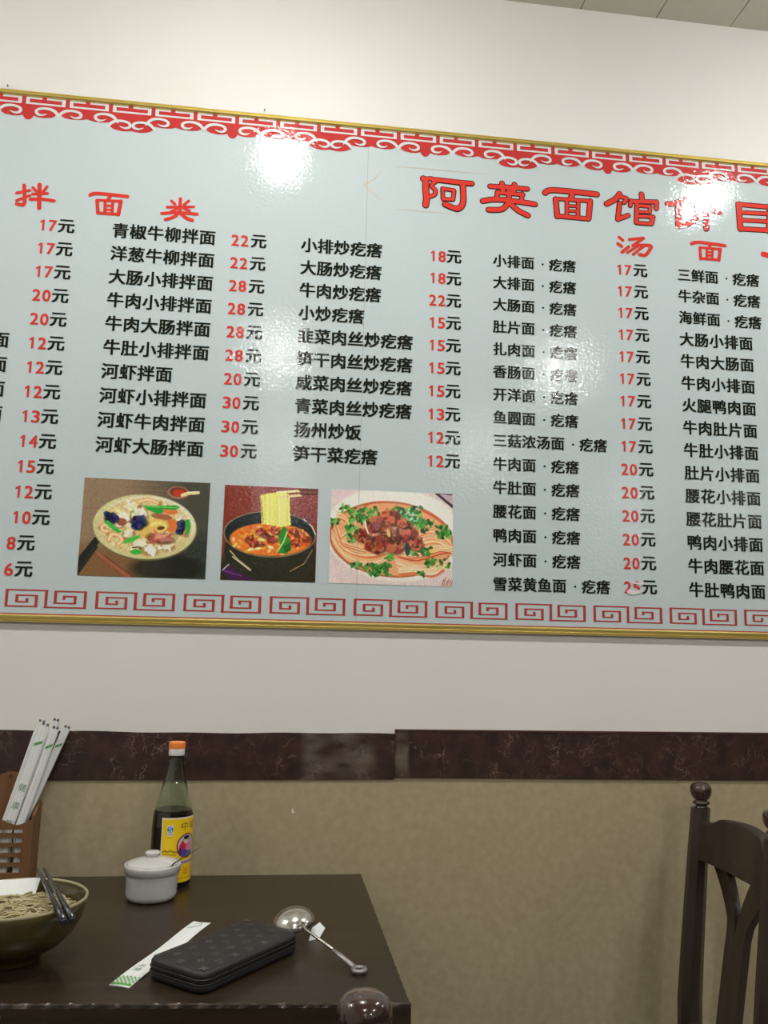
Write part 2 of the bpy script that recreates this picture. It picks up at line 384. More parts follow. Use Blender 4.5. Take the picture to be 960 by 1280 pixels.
def cloud_mesh():
    mb = MB()
    # halves on both sides of the drop
    for sgn in (1, -1):
        top = FT if True else 0
        for a, b in zip(half, half[1:]):
            xa, xb = sgn*zx(a[0]), sgn*zx(b[0])
            if abs(xb-xa) < 1e-6: continue
            mb._f(mb._v([(xa, L1, FB), (xb, L1, FB), (xb, L1, zy(b[1])), (xa, L1, zy(a[1]))]))
    mb.rect(-PER/2, PER/2, FB, FT, L1)
    mb.mi = 1
    for sgn in (1, -1):
        for s_ in swirls:
            pts = [Vector((sgn*zx(x), zy(y))) for x, y in s_]
            # smooth the centre line (Catmull-Rom)
            out, ws = [], []
            for i in range(len(pts)-1):
                p0, p1, p2, p3 = pts[max(i-1,0)], pts[i], pts[i+1], pts[min(i+2, len(pts)-1)]
                for t in (0, .5):
                    out.append(.5*((2*p1)+(p2-p0)*t+(2*p0-5*p1+4*p2-p3)*t*t+(3*p1-p0-3*p2+p3)*t**3)); ws.append((sw[1][i]*(1-t)+sw[1][i+1]*t)/3050)
            out.append(pts[-1]); ws.append(sw[1][-1]/2950)
            mb.stroke(out, ws, L2, 8)
    return mb.mesh('cloud_border', [M['p_border'], M['p_white']], norm=False)
cm = cloud_mesh()
k = 0
x = drop0 - PER
while x - PER/2 < BX1:
    if x - PER/2 >= BX0 - .01: link('cloud_border', cm, board, (x, 0, 0))
    x += PER
def fret_mesh():
    mb = MB(); w, t, s = .0935, .0046, .0085; a, b = FB+.0018, FT-.0008
    mb.rect(0, w, a, a+t, L2); mb.rect(0, s, a, b, L2); mb.rect(w-s, w, a, b, L2)
    mb.rect(0, w*.40, b-t, b, L2); mb.rect(w*.52, w, b-t, b, L2)
    return mb.mesh('fret_motif', M['p_white'], norm=False)
fm = fret_mesh(); x = -0.662 - .1035*5
while x + .0935 < BX1:
    link('fret_motif', fm, board, (x, 0, 0)); x += .1035

# --- bottom fret of double square spirals
def spiral_mesh():
    mb = MB(); z0 = 1.3605
    pts = [(46,20),(46,27),(24,27),(24,12),(66,12),(66,37),(2,37),(2,0),(88,0),(86,38),(172,38),(172,1),(108,1),(106,28),(150,28),(150,12),(126,12),(126,18)]
    P = [(x/1000., z0-y*.98/1000.) for x, y in pts]
    for (xa, za), (xb, zb) in zip(P, P[1:]):
        if abs(xa-xb) > abs(za-zb): mb.rect(min(xa,xb)-.003, max(xa,xb)+.003, (za+zb)/2-.0016, (za+zb)/2+.0016, L1)
        else: mb.rect((xa+xb)/2-.0032, (xa+xb)/2+.0032, min(za,zb)-.0016, max(za,zb)+.0016, L1)
    return mb.mesh('square_spiral', M['p_fret'], norm=False)
spm = spiral_mesh(); x = -0.6025 - .1958*3
while x + .175 < BX1:
    link('square_spiral', spm, board, (x, 0, 0)); x += .1958

# --- lettering
_glyph = {}
def glyph(ch, off):
    """triangulated outline of one character, em = 1"""
    key = (ch, off)
    if key in _glyph: return _glyph[key]
    cu = bpy.data.curves.new('t', 'FONT'); cu.body = ch; cu.size = 1.0; cu.offset = off; cu.resolution_u = 3; cu.fill_mode = 'FRONT'
    o = bpy.data.objects.new('t', cu); C.objects.link(o)
    dg = bpy.context.evaluated_depsgraph_get()
    me = bpy.data.meshes.new_from_object(o.evaluated_get(dg))
    vs_ = [(v.co.x, v.co.y) for v in me.vertices]; fs_ = [tuple(p.vertices) for p in me.polygons]
    bpy.data.objects.remove(o); bpy.data.curves.remove(cu); bpy.data.meshes.remove(me)
    xs_ = [v[0] for v in vs_] or [0]; ys_ = [v[1] for v in vs_] or [0]
    _glyph[key] = (vs_, fs_, (min(xs_), max(xs_), min(ys_), max(ys_)))
    return _glyph[key]
def put(mb, ch, x, z, w, h, bold=.014, y=L2, Mx=None, fit=False):
    """a character with its em box (or, with fit, its ink) starting at x, centred on height z"""
    vs_, fs_, (a, b, c, d) = glyph(ch, 0)
    if not vs_: return
    if fit: f = lambda u, v: (x+(u-a)/(b-a)*w, z+((v-c)/(d-c)-.5)*h)
    else: f = lambda u, v: (x+u*w, z+(v-.38)*h)
    P = [f(u, v) for u, v in vs_]
    o_ = bold*w
    for dx, dz in ((0, 0), (o_, o_*.5), (-o_, o_*.5), (o_, -o_*.5), (-o_, -o_*.5)):
        mb.lay -= 1e-5
        V_ = mb._v([(p[0]+dx, y+mb.lay, p[1]+dz) for p in P], Mx)
        for q in fs_: mb._f([V_[i] for i in q])
DZ = 0.0594; ZR = 2.2390
def words(text, x0, z, pitch, em, name='dish_name'):
    x = x0
    for n_, part in enumerate(text.split('·')):
        if n_:
            MB().stroke([(x+pitch*.5, z-.001)], .0056, L2, 12).build('separator_dot', M['p_black'], board, norm=False); x += pitch
        mb = MB()
        for ch in part: put(mb, ch, x - em*.06, z, em, em, bold=.031); x += pitch
        mb.build(name, M['p_black'], board, norm=False)
def price(n, x0, z, xr, dig=.0228):
    mb = MB(); x = x0; w = dig*.84; h = .0282
    for ch in str(n):
        if ch == '1':
            t = .0050; xa = x+w*.42
            mb.lay -= 1e-5; mb.poly([(xa, z-.0015-h/2), (xa+t, z-.0015-h/2), (xa+t, z-.0015+h/2), (xa+t*.2, z-.0015+h/2), (xa-.0052, z-.0015+h/2-.0050), (xa-.0052, z-.0015+h/2-.0088), (xa, z-.0015+h/2-.0062)], L2+mb.lay)
        else: put(mb, ch, x+.0010, z-.0015, w-.0020, h, bold=.055, fit=True)
        x += dig
    mb.build('price_figure', M['p_red'], board, norm=False)
    mb = MB(); put(mb, '元', xr-.0370, z, .0360, .0330, bold=.036, fit=True)
    mb.build('price_unit', M['p_black'], board, norm=False)
colA = [17,17,17,20,20,12,12,12,13,14,15,12,10,8,6]
for i, n in enumerate(colA):
    z = ZR-DZ*i
    price(n, -.6055 if n > 9 else -.611, z, -.5225 if n > 9 else -.550)
for i in (5, 6, 7, 8): words('面', -.6855, ZR-.001-DZ*i+.0025, .041, .041)
colB = ['青椒牛柳拌面','洋葱牛柳拌面','大肠小排拌面','牛肉小排拌面','牛肉大肠拌面','牛肚小排拌面','河虾拌面','河虾小排拌面','河虾牛肉拌面','河虾大肠拌面']
prB = [22,22,28,28,28,28,20,30,30,30]
for i, (t, n) in enumerate(zip(colB, prB)):
    words(t, -.432, ZR-DZ*i, .0416, .0405); price(n, -.148, ZR-DZ*i, -.062)
colC = ['小排炒疙瘩','大肠炒疙瘩','牛肉炒疙瘩','小炒疙瘩','韭菜肉丝炒疙瘩','笋干肉丝炒疙瘩','咸菜肉丝炒疙瘩','青菜肉丝炒疙瘩','扬州炒饭','笋干菜疙瘩']
prC = [18,18,22,15,15,15,15,13,12,12]
for i, (t, n) in enumerate(zip(colC, prC)):
    words(t, .026, ZR+.001-DZ*i, .0411, .0405); price(n, .350, ZR-DZ*i, .4325)
colD = ['小排面·疙瘩','大排面·疙瘩','大肠面·疙瘩','肚片面·疙瘩','扎肉面·疙瘩','香肠面·疙瘩','开洋面·疙瘩','鱼圆面·疙瘩','三菇浓汤面·疙瘩','牛肉面·疙瘩','牛肚面·疙瘩','腰花面·疙瘩','鸭肉面·疙瘩','河虾面·疙瘩','雪菜黄鱼面·疙瘩']
prD = [17]*9+[20]*5+[25]
for i, (t, n) in enumerate(zip(colD, prD)):
    words(t, .5175, ZR-DZ*i, .0371, .0360); price(n, .8465, ZR+.003-DZ*i, .9315)
colE = ['三鲜面·疙瘩','牛杂面·疙瘩','海鲜面·疙瘩','大肠小排面','牛肉大肠面','牛肉小排面','火腿鸭肉面','牛肉肚片面','牛肚小排面','肚片小排面','腰花小排面','腰花肚片面','鸭肉小排面','牛肉腰花面','牛肚鸭肉面']
for i, t in enumerate(colE):
    words(t, 1.017, ZR+.001-DZ*i, .0388 if i < 3 else .0412, .0380 if i < 3 else .0395)

STROKES = {
    '阿': [([(0.331, 2.4479), (0.3371, 2.4421), (0.3374, 2.4207), (0.3397, 2.3943), (0.338, 2.375)], 0.0147), ([(0.3335, 2.4471), (0.3536, 2.4501), (0.3623, 2.4434), (0.3523, 2.4301), (0.3625, 2.4188), (0.3607, 2.4058), (0.3477, 2.3993)], 0.0093), ([(0.3562, 2.4471), (0.3814, 2.4474), (0.4219, 2.4459), (0.4586, 2.4462)], 0.0122), ([(0.3816, 2.4238), (0.3829, 2.3956)], 0.0083), ([(0.3816, 2.4249), (0.412, 2.4224)], 0.0083), ([(0.412, 2.4224), (0.4096, 2.3976)], 0.0083), ([(0.3829, 2.3956), (0.4096, 2.3965)], 0.0083), ([(0.4346, 2.4434), (0.4364, 2.4086), (0.4345, 2.386), (0.4204, 2.3719), (0.3881, 2.3817)], 0.0132)],
    '英': [([(0.5076, 2.4433), (0.5549, 2.4451), (0.6076, 2.4453)], 0.0117), ([(0.5395, 2.455), (0.542, 2.4347)], 0.0117), ([(0.573, 2.455), (0.5703, 2.4331)], 0.0117), ([(0.5266, 2.4278), (0.5961, 2.4279)], 0.0098), ([(0.5266, 2.4289), (0.5256, 2.4062)], 0.0098), ([(0.5935, 2.4298), (0.5919, 2.4096)], 0.0098), ([(0.559, 2.4417), (0.5579, 2.4011)], 0.0117), ([(0.5579, 2.4038), (0.5394, 2.3817), (0.5036, 2.3773)], 0.0127), ([(0.4883, 2.4), (0.524, 2.4082), (0.596, 2.4062), (0.628, 2.4038)], 0.0127), ([(0.5599, 2.4013), (0.583, 2.3819), (0.6087, 2.3708)], 0.0127)],
    '面': [([(0.6559, 2.4389), (0.6716, 2.4481), (0.7266, 2.4494), (0.7978, 2.4479)], 0.0137), ([(0.6844, 2.4237), (0.688, 2.3752)], 0.0127), ([(0.6844, 2.4247), (0.7789, 2.427)], 0.0088), ([(0.7789, 2.427), (0.7737, 2.3775)], 0.0127), ([(0.688, 2.3763), (0.7737, 2.3759)], 0.0108), ([(0.7147, 2.421), (0.714, 2.3776)], 0.0088), ([(0.7461, 2.4223), (0.7444, 2.3776)], 0.0088), ([(0.7181, 2.4078), (0.7417, 2.4083)], 0.0064), ([(0.7179, 2.3936), (0.7415, 2.3941)], 0.0064), ([(0.7318, 2.4483), (0.7252, 2.4275)], 0.0127)],
    '馆': [([(0.8608, 2.4551), (0.8497, 2.4397), (0.8244, 2.4231)], 0.0132), ([(0.8579, 2.4471), (0.8802, 2.4437), (0.8724, 2.4309)], 0.0098), ([(0.8601, 2.4281), (0.8542, 2.3821)], 0.0117), ([(0.8542, 2.3821), (0.8832, 2.3957)], 0.0108), ([(0.9224, 2.4598), (0.9231, 2.4449)], 0.0127), ([(0.8923, 2.4365), (0.9638, 2.4415)], 0.0108), ([(0.8924, 2.4382), (0.8893, 2.4236)], 0.0098), ([(0.9638, 2.4415), (0.9621, 2.4226)], 0.0117), ([(0.9082, 2.4298), (0.9051, 2.3774)], 0.0108), ([(0.9081, 2.4259), (0.9456, 2.4266)], 0.0088), ([(0.9456, 2.4277), (0.9435, 2.411)], 0.0088), ([(0.9076, 2.4088), (0.944, 2.4099)], 0.0073), ([(0.9072, 2.3956), (0.9538, 2.3976)], 0.0083), ([(0.9517, 2.3974), (0.9479, 2.3785)], 0.0108), ([(0.9051, 2.3763), (0.9478, 2.3768)], 0.0088)],
    '价': [([(0.9945, 2.4388), (1.019, 2.4433), (1.0423, 2.4577)], 0.0127), ([(1.0244, 2.4416), (1.0231, 2.3786)], 0.0147), ([(1.0886, 2.4675), (1.0737, 2.4506), (1.0595, 2.4382)], 0.0117), ([(1.0907, 2.4655), (1.1115, 2.4401), (1.141, 2.4261)], 0.0127), ([(1.0761, 2.4424), (1.0778, 2.4176), (1.0631, 2.3915), (1.0275, 2.3784)], 0.0122), ([(1.1026, 2.4243), (1.1017, 2.3767)], 0.0137)],
    '目': [([(1.1981, 2.4576), (1.1995, 2.3853)], 0.0147), ([(1.1981, 2.4565), (1.2881, 2.4563)], 0.0117), ([(1.2019, 2.4333), (1.2853, 2.4364)], 0.0098), ([(1.2008, 2.4109), (1.2841, 2.4139)], 0.0098), ([(1.1995, 2.3853), (1.2826, 2.3881)], 0.0117), ([(1.2894, 2.4593), (1.2825, 2.3859)], 0.0147)],
    '拌': [([(-0.6632, 2.3144), (-0.6336, 2.3238)], 0.0058), ([(-0.6477, 2.336), (-0.6428, 2.2903), (-0.651, 2.2852), (-0.6607, 2.2865)], 0.0069), ([(-0.6615, 2.2951), (-0.6324, 2.3103)], 0.0053), ([(-0.627, 2.332), (-0.6185, 2.323)], 0.0053), ([(-0.5944, 2.3373), (-0.602, 2.3235)], 0.0053), ([(-0.6265, 2.3146), (-0.5921, 2.32)], 0.0053), ([(-0.6302, 2.3012), (-0.6029, 2.3038), (-0.575, 2.302)], 0.0064), ([(-0.6122, 2.3411), (-0.6081, 2.2799)], 0.008)],
    '面2': [([(-0.4922, 2.325), (-0.4754, 2.331), (-0.404, 2.3294)], 0.0074), ([(-0.4751, 2.3124), (-0.4707, 2.28)], 0.0069), ([(-0.4751, 2.3135), (-0.4175, 2.3155)], 0.0053), ([(-0.419, 2.3154), (-0.4225, 2.28)], 0.008), ([(-0.4717, 2.2799), (-0.4225, 2.2805)], 0.0058), ([(-0.4559, 2.3131), (-0.4545, 2.2803)], 0.0058), ([(-0.4381, 2.3136), (-0.4373, 2.2808)], 0.0058), ([(-0.456, 2.301), (-0.4373, 2.3016)], 0.0043), ([(-0.4552, 2.2901), (-0.4365, 2.2907)], 0.0043), ([(-0.4446, 2.3279), (-0.4496, 2.3147)], 0.0074)],
    '类': [([(-0.2984, 2.3277), (-0.2893, 2.3196)], 0.0053), ([(-0.2567, 2.3315), (-0.2672, 2.3206)], 0.0053), ([(-0.3074, 2.3102), (-0.2437, 2.3166)], 0.0053), ([(-0.2771, 2.3352), (-0.2768, 2.3031)], 0.0064), ([(-0.2773, 2.313), (-0.2981, 2.2989)], 0.0048), ([(-0.2738, 2.3133), (-0.2532, 2.3052)], 0.0048), ([(-0.3198, 2.2925), (-0.279, 2.2984), (-0.2346, 2.298)], 0.0064), ([(-0.2767, 2.302), (-0.2884, 2.2871), (-0.3098, 2.2769)], 0.0064), ([(-0.2739, 2.2967), (-0.2601, 2.2852), (-0.2452, 2.281)], 0.0069)],
    '汤': [([(0.8566, 2.3313), (0.8665, 2.3235)], 0.0073), ([(0.8525, 2.3131), (0.8629, 2.3065)], 0.0073), ([(0.8635, 2.2898), (0.8819, 2.3064)], 0.0073), ([(0.8841, 2.3272), (0.9241, 2.335)], 0.0064), ([(0.9241, 2.3339), (0.8942, 2.3113)], 0.0068), ([(0.8942, 2.3107), (0.9422, 2.3153), (0.9391, 2.3015), (0.9269, 2.2865), (0.9121, 2.2874)], 0.0078), ([(0.9085, 2.3109), (0.8778, 2.2899)], 0.0059), ([(0.9245, 2.3122), (0.8941, 2.2859)], 0.0059)],
    '面3': [([(1.058, 2.3301), (1.0799, 2.3364), (1.1532, 2.3327)], 0.0078), ([(1.0814, 2.3201), (1.0823, 2.2896)], 0.0068), ([(1.0815, 2.3217), (1.1401, 2.3218)], 0.0054), ([(1.139, 2.3217), (1.1338, 2.2895)], 0.0078), ([(1.0824, 2.2907), (1.1349, 2.2907)], 0.0059), ([(1.1009, 2.3206), (1.0996, 2.29)], 0.0054), ([(1.1172, 2.3209), (1.1148, 2.2901)], 0.0054), ([(1.1005, 2.3108), (1.1157, 2.3109)], 0.0044), ([(1.1001, 2.3009), (1.1153, 2.3011)], 0.0044), ([(1.1123, 2.3336), (1.1064, 2.3222)], 0.0068)],
}
def brush(key, name, mt, outline=None, dx=0.0):
    for pts, w in [(None, None)]: pass
    mb = MB()
    def smooth(pts):
        if len(pts) < 3: return [Vector(p) for p in pts]
        P = [Vector(p) for p in pts]; out = []
        for i in range(len(P)-1):
            p0, p1, p2, p3 = P[max(i-1,0)], P[i], P[i+1], P[min(i+2, len(P)-1)]
            for t in (0, .33, .66): out.append(.5*((2*p1)+(p2-p0)*t+(2*p0-5*p1+4*p2-p3)*t*t+(3*p1-p0-3*p2+p3)*t**3))
        return out+[P[-1]]
    mats = [mt]
    if outline:
        mats.append(M['p_outline']); mb.mi = 1
        for pts, w in STROKES[key]: mb.stroke([(p[0]+dx, p[1]) for p in smooth(pts)], w+.0044, L1, 12)
        mb.mi = 0
    for pts, w in STROKES[key]: mb.stroke([(p[0]+dx, p[1]) for p in smooth(pts)], w-(.0006 if outline else -.0018), L2, 12)
    return mb.build(name, mats, board, norm=False)
for k_ in ('阿', '英', '面', '馆', '价', '目'): brush(k_, 'title_character', M['p_title'], True)
STROKES['表'] = [([(1.345,2.447),(1.475,2.447)],.012),([(1.410,2.462),(1.410,2.408)],.012),([(1.355,2.429),(1.465,2.429)],.011),([(1.335,2.409),(1.485,2.409)],.012),
                 ([(1.405,2.406),(1.375,2.388),(1.338,2.377)],.012),([(1.385,2.395),(1.385,2.372),(1.408,2.380)],.011),([(1.412,2.404),(1.440,2.385),(1.485,2.371)],.012),([(1.462,2.401),(1.438,2.391)],.010)]
brush('表', 'title_character', M['p_title'], True)
for k_ in ('拌', '面2', '类', '汤', '面3'): brush(k_, 'heading_character', M['p_red'])
MB().stroke([(1.262, 2.3175), (1.275, 2.3155)], .0155, L2, 14).build('heading_dot', M['p_red'], board, norm=False)
# faded gold cartouche around the title
mb = MB()
mb.stroke([(.224, 2.463), (.205, 2.436), (.1765, 2.414)], [.0008, .0018, .0034], L1)
mb.stroke([(.1765, 2.414), (.205, 2.393), (.230, 2.372)], [.0026, .0014, .0008], L1)
mb.stroke([(.262, 2.476), (.40, 2.4765), (.52, 2.477)], [.0017, .0012, .0003], L1)
mb.stroke([(.266, 2.3565), (.38, 2.3575), (.46, 2.358)], [.0014, .0010, .0003], L1)
mb.build('gold_cartouche', M['p_gold'], board, norm=False)
# torn sticker over the price of the last dish
mb = MB()
mb.poly([(.853,1.398),(.858,1.392),(.872,1.391),(.884,1.394),(.893,1.399),(.888,1.404),(.876,1.400),(.866,1.403),(.858,1.404)], -.0016)
mb.poly([(.866,1.424),(.880,1.421),(.896,1.425),(.897,1.417),(.890,1.413),(.880,1.417),(.869,1.418)], -.0016)
mb.build('torn_sticker', M['tape'], board, norm=False)

# --- the three printed dish pictures, painted as flat prints
class Canvas:
    def __init__(s, u0, u1, v0, v1, res, ox, kx, wx, oy, ky, hy):
        s.nx = int((u1-u0)/res)+1; s.ny = int((v1-v0)/res)+1; s.rect = (u0, u1, v0, v1)
        U, V = np.meshgrid(np.linspace(0, 1, s.nx), np.linspace(0, 1, s.ny))
        s.X = ox + wx*U; s.Y = oy + hy*V
        for _ in range(3): s.X = ox + wx*U - kx*(s.Y-oy); s.Y = oy + hy*V + ky*(s.X-ox)
        s.A = np.zeros((s.ny, s.nx, 3)); s.G = rng.random((s.ny, s.nx))
    def mix(s, m, c): m = np.clip(m, 0, 1)[..., None]; s.A = s.A*(1-m) + np.array(c, float)*m
    def ell(s, cx, cy, rx, ry, c, ang=0, soft=.12, a=1.0):
        t = math.radians(ang); dx, dy = s.X-cx, s.Y-cy
        q = np.sqrt(((dx*math.cos(t)+dy*math.sin(t))/rx)**2 + ((-dx*math.sin(t)+dy*math.cos(t))/ry)**2)
        s.mix(np.clip((1-q)/soft+.5, 0, 1)*a, c)
    def inside(s, cx, cy, rx, ry): return (((s.X-cx)/rx)**2+((s.Y-cy)/ry)**2) < 1
    def poly(s, P, c, a=1.0):
        m = np.zeros(s.X.shape, bool); n = len(P)
        for i in range(n):
            (x1, y1), (x2, y2) = P[i], P[(i+1) % n]
            if y1 == y2: continue
            m ^= ((y1 > s.Y) != (y2 > s.Y)) & (s.X < (x2-x1)*(s.Y-y1)/(y2-y1)+x1)
        s.mix(m*a, c)
    def line(s, P, w, c, a=1.0, soft=2.0):
        d = np.full(s.X.shape, 1e9)
        for (x1, y1), (x2, y2) in zip(P, P[1:]):
            L_ = (x2-x1)**2+(y2-y1)**2+1e-9
            t = np.clip(((s.X-x1)*(x2-x1)+(s.Y-y1)*(y2-y1))/L_, 0, 1)
            d = np.minimum(d, np.hypot(s.X-x1-t*(x2-x1), s.Y-y1-t*(y2-y1)))
        s.mix(np.clip((w/2-d)/soft+.5, 0, 1)*a, c)
    def curve(s, P, w, c, a=1.0):
        P = np.array(P, float); out = []
        for i in range(len(P)-1):
            p0, p1, p2, p3 = P[max(i-1,0)], P[i], P[i+1], P[min(i+2, len(P)-1)]
            for t in (0, .33, .66): out.append(tuple(.5*((2*p1)+(p2-p0)*t+(2*p0-5*p1+4*p2-p3)*t*t+(3*p1-p0-3*p2+p3)*t**3)))
        s.line(out+[tuple(P[-1])], w, c, a)
    def grain(s, amt):
        g = s.G; k = (g + np.roll(g, 1, 0) + np.roll(g, 1, 1) + np.roll(g, (1, 1), (0, 1)))/4
        s.A = s.A*(1+(k[..., None]-.5)*amt*2.6)
    def build(s, name, parent, y, mt, gain=1.42):
        u0, u1, v0, v1 = s.rect
        xs_ = np.linspace(u0, u1, s.nx); zs_ = np.linspace(v1, v0, s.ny)
        co = np.zeros((s.ny, s.nx, 3)); co[..., 0] = xs_[None, :]; co[..., 1] = y; co[..., 2] = zs_[:, None]
        me = grid_mesh(name, co, s.A, mt, gain)
        return link(name, me, parent)
def grid_mesh(name, co, A, mt, gain):
    ny_, nx_ = co.shape[:2]
    I = np.arange(ny_*nx_).reshape(ny_, nx_)
    F = np.stack([I[1:, :-1], I[1:, 1:], I[:-1, 1:], I[:-1, :-1]], -1).reshape(-1, 4)
    mid = co.reshape(-1, 3)[F].mean(1)[:, 0]
    if name == 'dish_picture': F = F[np.abs(mid-SEAM) > .0007]      # the print is cut at the sheet joint
    me = bpy.data.meshes.new(name)
    me.vertices.add(ny_*nx_); me.vertices.foreach_set('co', co.reshape(-1).astype(np.float32))
    me.loops.add(F.size); me.loops.foreach_set('vertex_index', F.reshape(-1).astype(np.int32))
    me.polygons.add(len(F)); me.polygons.foreach_set('loop_start', np.arange(0, F.size, 4, dtype=np.int32))
    me.update(calc_edges=True)
    a = np.clip(A/255., 0, 1); l = np.where(a <= .04045, a/12.92, ((a+.055)/1.055)**2.4)*gain
    col = np.ones((ny_*nx_, 4), np.float32); col[:, :3] = np.clip(l, 0, .9).reshape(-1, 3)
    ca = me.color_attributes.new('paint', 'FLOAT_COLOR', 'POINT'); ca.data.foreach_set('color', col.reshape(-1))
    me.materials.append(mt); return me
R_ = random.Random(5)
def chunk(c, cx, cy, rx, ry, cols, n=16, dark=(50, 26, 16)):
    if dark: c.ell(cx+4, cy+8, rx*1.02, ry*1.0, dark, 8, .35, .75)
    for i in range(n):
        a = R_.uniform(0, 2*PI); r = math.sqrt(R_.random())*.72
        c.ell(cx+rx*r*math.cos(a), cy+ry*r*math.sin(a), rx*R_.uniform(.28, .55), ry*R_.uniform(.25, .5), jit(R_.choice(cols), 14), R_.uniform(0, 180), .35, .9)
def jit(c, a): return [max(0, min(255, v+R_.uniform(-a, a))) for v in c]

# picture 1: seafood noodle bowl on a wooden table
c = Canvas(-.4525, -.1665, 1.397, 1.6235, .0012, 85, .0815, 840, 40, .038, 645)
c.A[:] = (128, 108, 84)
c.mix(np.clip((c.X-350)/420, 0, 1)*.85, (54, 58, 50))
c.mix(np.clip((c.Y-430)/120, 0, 1)*(c.X < 460), (112, 82, 52))
for i in range(26):
    y = R_.uniform(40, 330); x = R_.uniform(60, 500)
    c.line([(x, y), (x+R_.uniform(90, 260), y+R_.uniform(-8, 16))], R_.uniform(4, 12), jit((112, 90, 70), 22), .35, 6)
c.mix(np.clip((c.X-560)/120, 0, 1)*np.clip((c.Y-380)/100, 0, 1)*.8, (40, 44, 40))
c.mix((c.G > .80)*(c.X > 520)*(c.Y > 330)*.35, (96, 100, 92))
c.ell(620, 640, 240, 90, (30, 32, 26), 0, .4, .8)
c.line([(40, 640), (60, 580), (160, 455)], 46, (34, 34, 30)); c.poly([(35, 690), (36, 640), (150, 480), (170, 500), (70, 640)], (40, 40, 34))
c.line([(165, 540), (375, 700)], 16, (150, 84, 62)); c.line([(150, 555), (335, 700)], 9, (120, 66, 48)); c.line([(215, 560), (390, 692)], 8, (96, 60, 44))
c.ell(478, 375, 342, 216, (92, 88, 52), 3, .03); c.ell(478, 366, 342, 214, (186, 180, 132), 3, .03)
c.ell(500, 352, 312, 190, (205, 198, 170), 3, .04); c.ell(482, 372, 306, 192, (190, 174, 122), 3, .08)
for i in range(130):
    a = R_.uniform(0, 2*PI); r = math.sqrt(R_.random()); x = 480+290*r*math.cos(a); y = 370+178*r*math.sin(a)
    c.ell(x, y, R_.uniform(10, 30), R_.uniform(7, 18), jit(R_.choice([(205,190,138),(190,160,104),(160,118,70),(214,206,168),(178,146,86),(140,104,64)]), 14), R_.uniform(0, 180), .4, .8)
for i in range(60):
    a = R_.uniform(0, 2*PI); r = R_.uniform(.55, 1); x = 480+285*r*math.cos(a); y = 372+172*r*math.sin(a)
    c.curve([(x, y), (x+R_.uniform(-25,25), y+R_.uniform(-12,12)), (x+R_.uniform(-45,45), y+R_.uniform(-18,18))], 4, (214, 200, 142), .8)
for x, y, rx, ry in [(390,226,44,32),(340,300,48,30),(440,285,55,36),(370,405,42,34),(305,345,30,26),(615,490,54,32),(706,300,34,28),(500,520,60,30),(440,470,50,26)]:
    chunk(c, x, y, rx*1.05, ry*1.05, [(222,216,190),(206,198,160),(236,232,214),(196,184,140),(214,204,172)], 14, (140,112,72))
for P in ([(240,450),(262,415),(305,425),(325,455),(300,480)], [(230,395),(200,390),(196,360),(230,350)], [(560,205),(500,185),(440,200)]):
    c.curve(P, 30, (205, 150, 98)); c.curve(P, 15, (226, 190, 150))
c.ell(640, 262, 60, 22, (196, 110, 62), 12); c.ell(590, 300, 70, 22, (150, 92, 66), 8); c.ell(655, 360, 40, 45, (200, 108, 56), 10); c.ell(325, 335, 34, 26, (140, 78, 60), 0)
c.ell(540, 365, 95, 50, (206, 172, 84), -6); c.ell(490, 410, 70, 34, (200, 168, 86), 12); c.curve([(520,355),(560,340),(600,350),(610,375),(570,385)], 20, (228, 200, 116)); c.ell(583, 376, 26, 13, (96, 60, 30), -8)
chunk(c, 575, 440, 92, 34, [(166,88,68),(140,72,54),(190,120,96)], 18); c.ell(590, 430, 50, 10, (200, 140, 116), -14)
for x, y, rx, ry, an in [(255,305,44,34,30),(232,280,24,16,0),(440,330,52,32,-10),(425,360,36,22,0),(716,358,26,44,20),(700,400,24,14,0)]: chunk(c, x, y, rx*1.1, ry*1.1, [(28,30,62),(40,44,84),(22,24,44),(58,64,98)], 14, (24,26,40))
c.poly([(455,222),(560,228),(690,222),(716,240),(680,255),(600,250),(600,272),(560,282),(500,255)], (46, 140, 52)); c.line([(480, 232), (700, 240)], 5, (96, 184, 84))
c.poly([(205,330),(235,325),(300,380),(328,400),(300,410),(250,375)], (60, 160, 62)); c.poly([(325,480),(370,440),(445,420),(440,440),(390,470)], (66, 168, 60))
c.poly([(745,320),(775,318),(784,360),(772,410),(748,425),(752,380)], (48, 150, 56)); c.poly([(372,530),(410,512),(460,525),(450,545),(400,552)], (56, 158, 58)); c.line([(395,505),(430,500),(450,512)], 8, (40, 50, 34))
c.ell(705, 138, 74, 42, (150, 104, 84), 3, .05); c.ell(705, 134, 60, 32, (92, 58, 46), 3); c.ell(712, 140, 44, 24, (168, 52, 34), 3); c.line([(730,155),(770,142),(838,138)], 22, (214, 190, 140)); c.line([(770,138),(838,132)], 6, (236, 220, 180))
c.grain(.10); c.build('dish_picture', board, L2, M['picture'])['label'] = 'printed picture of a seafood noodle bowl with green pods'

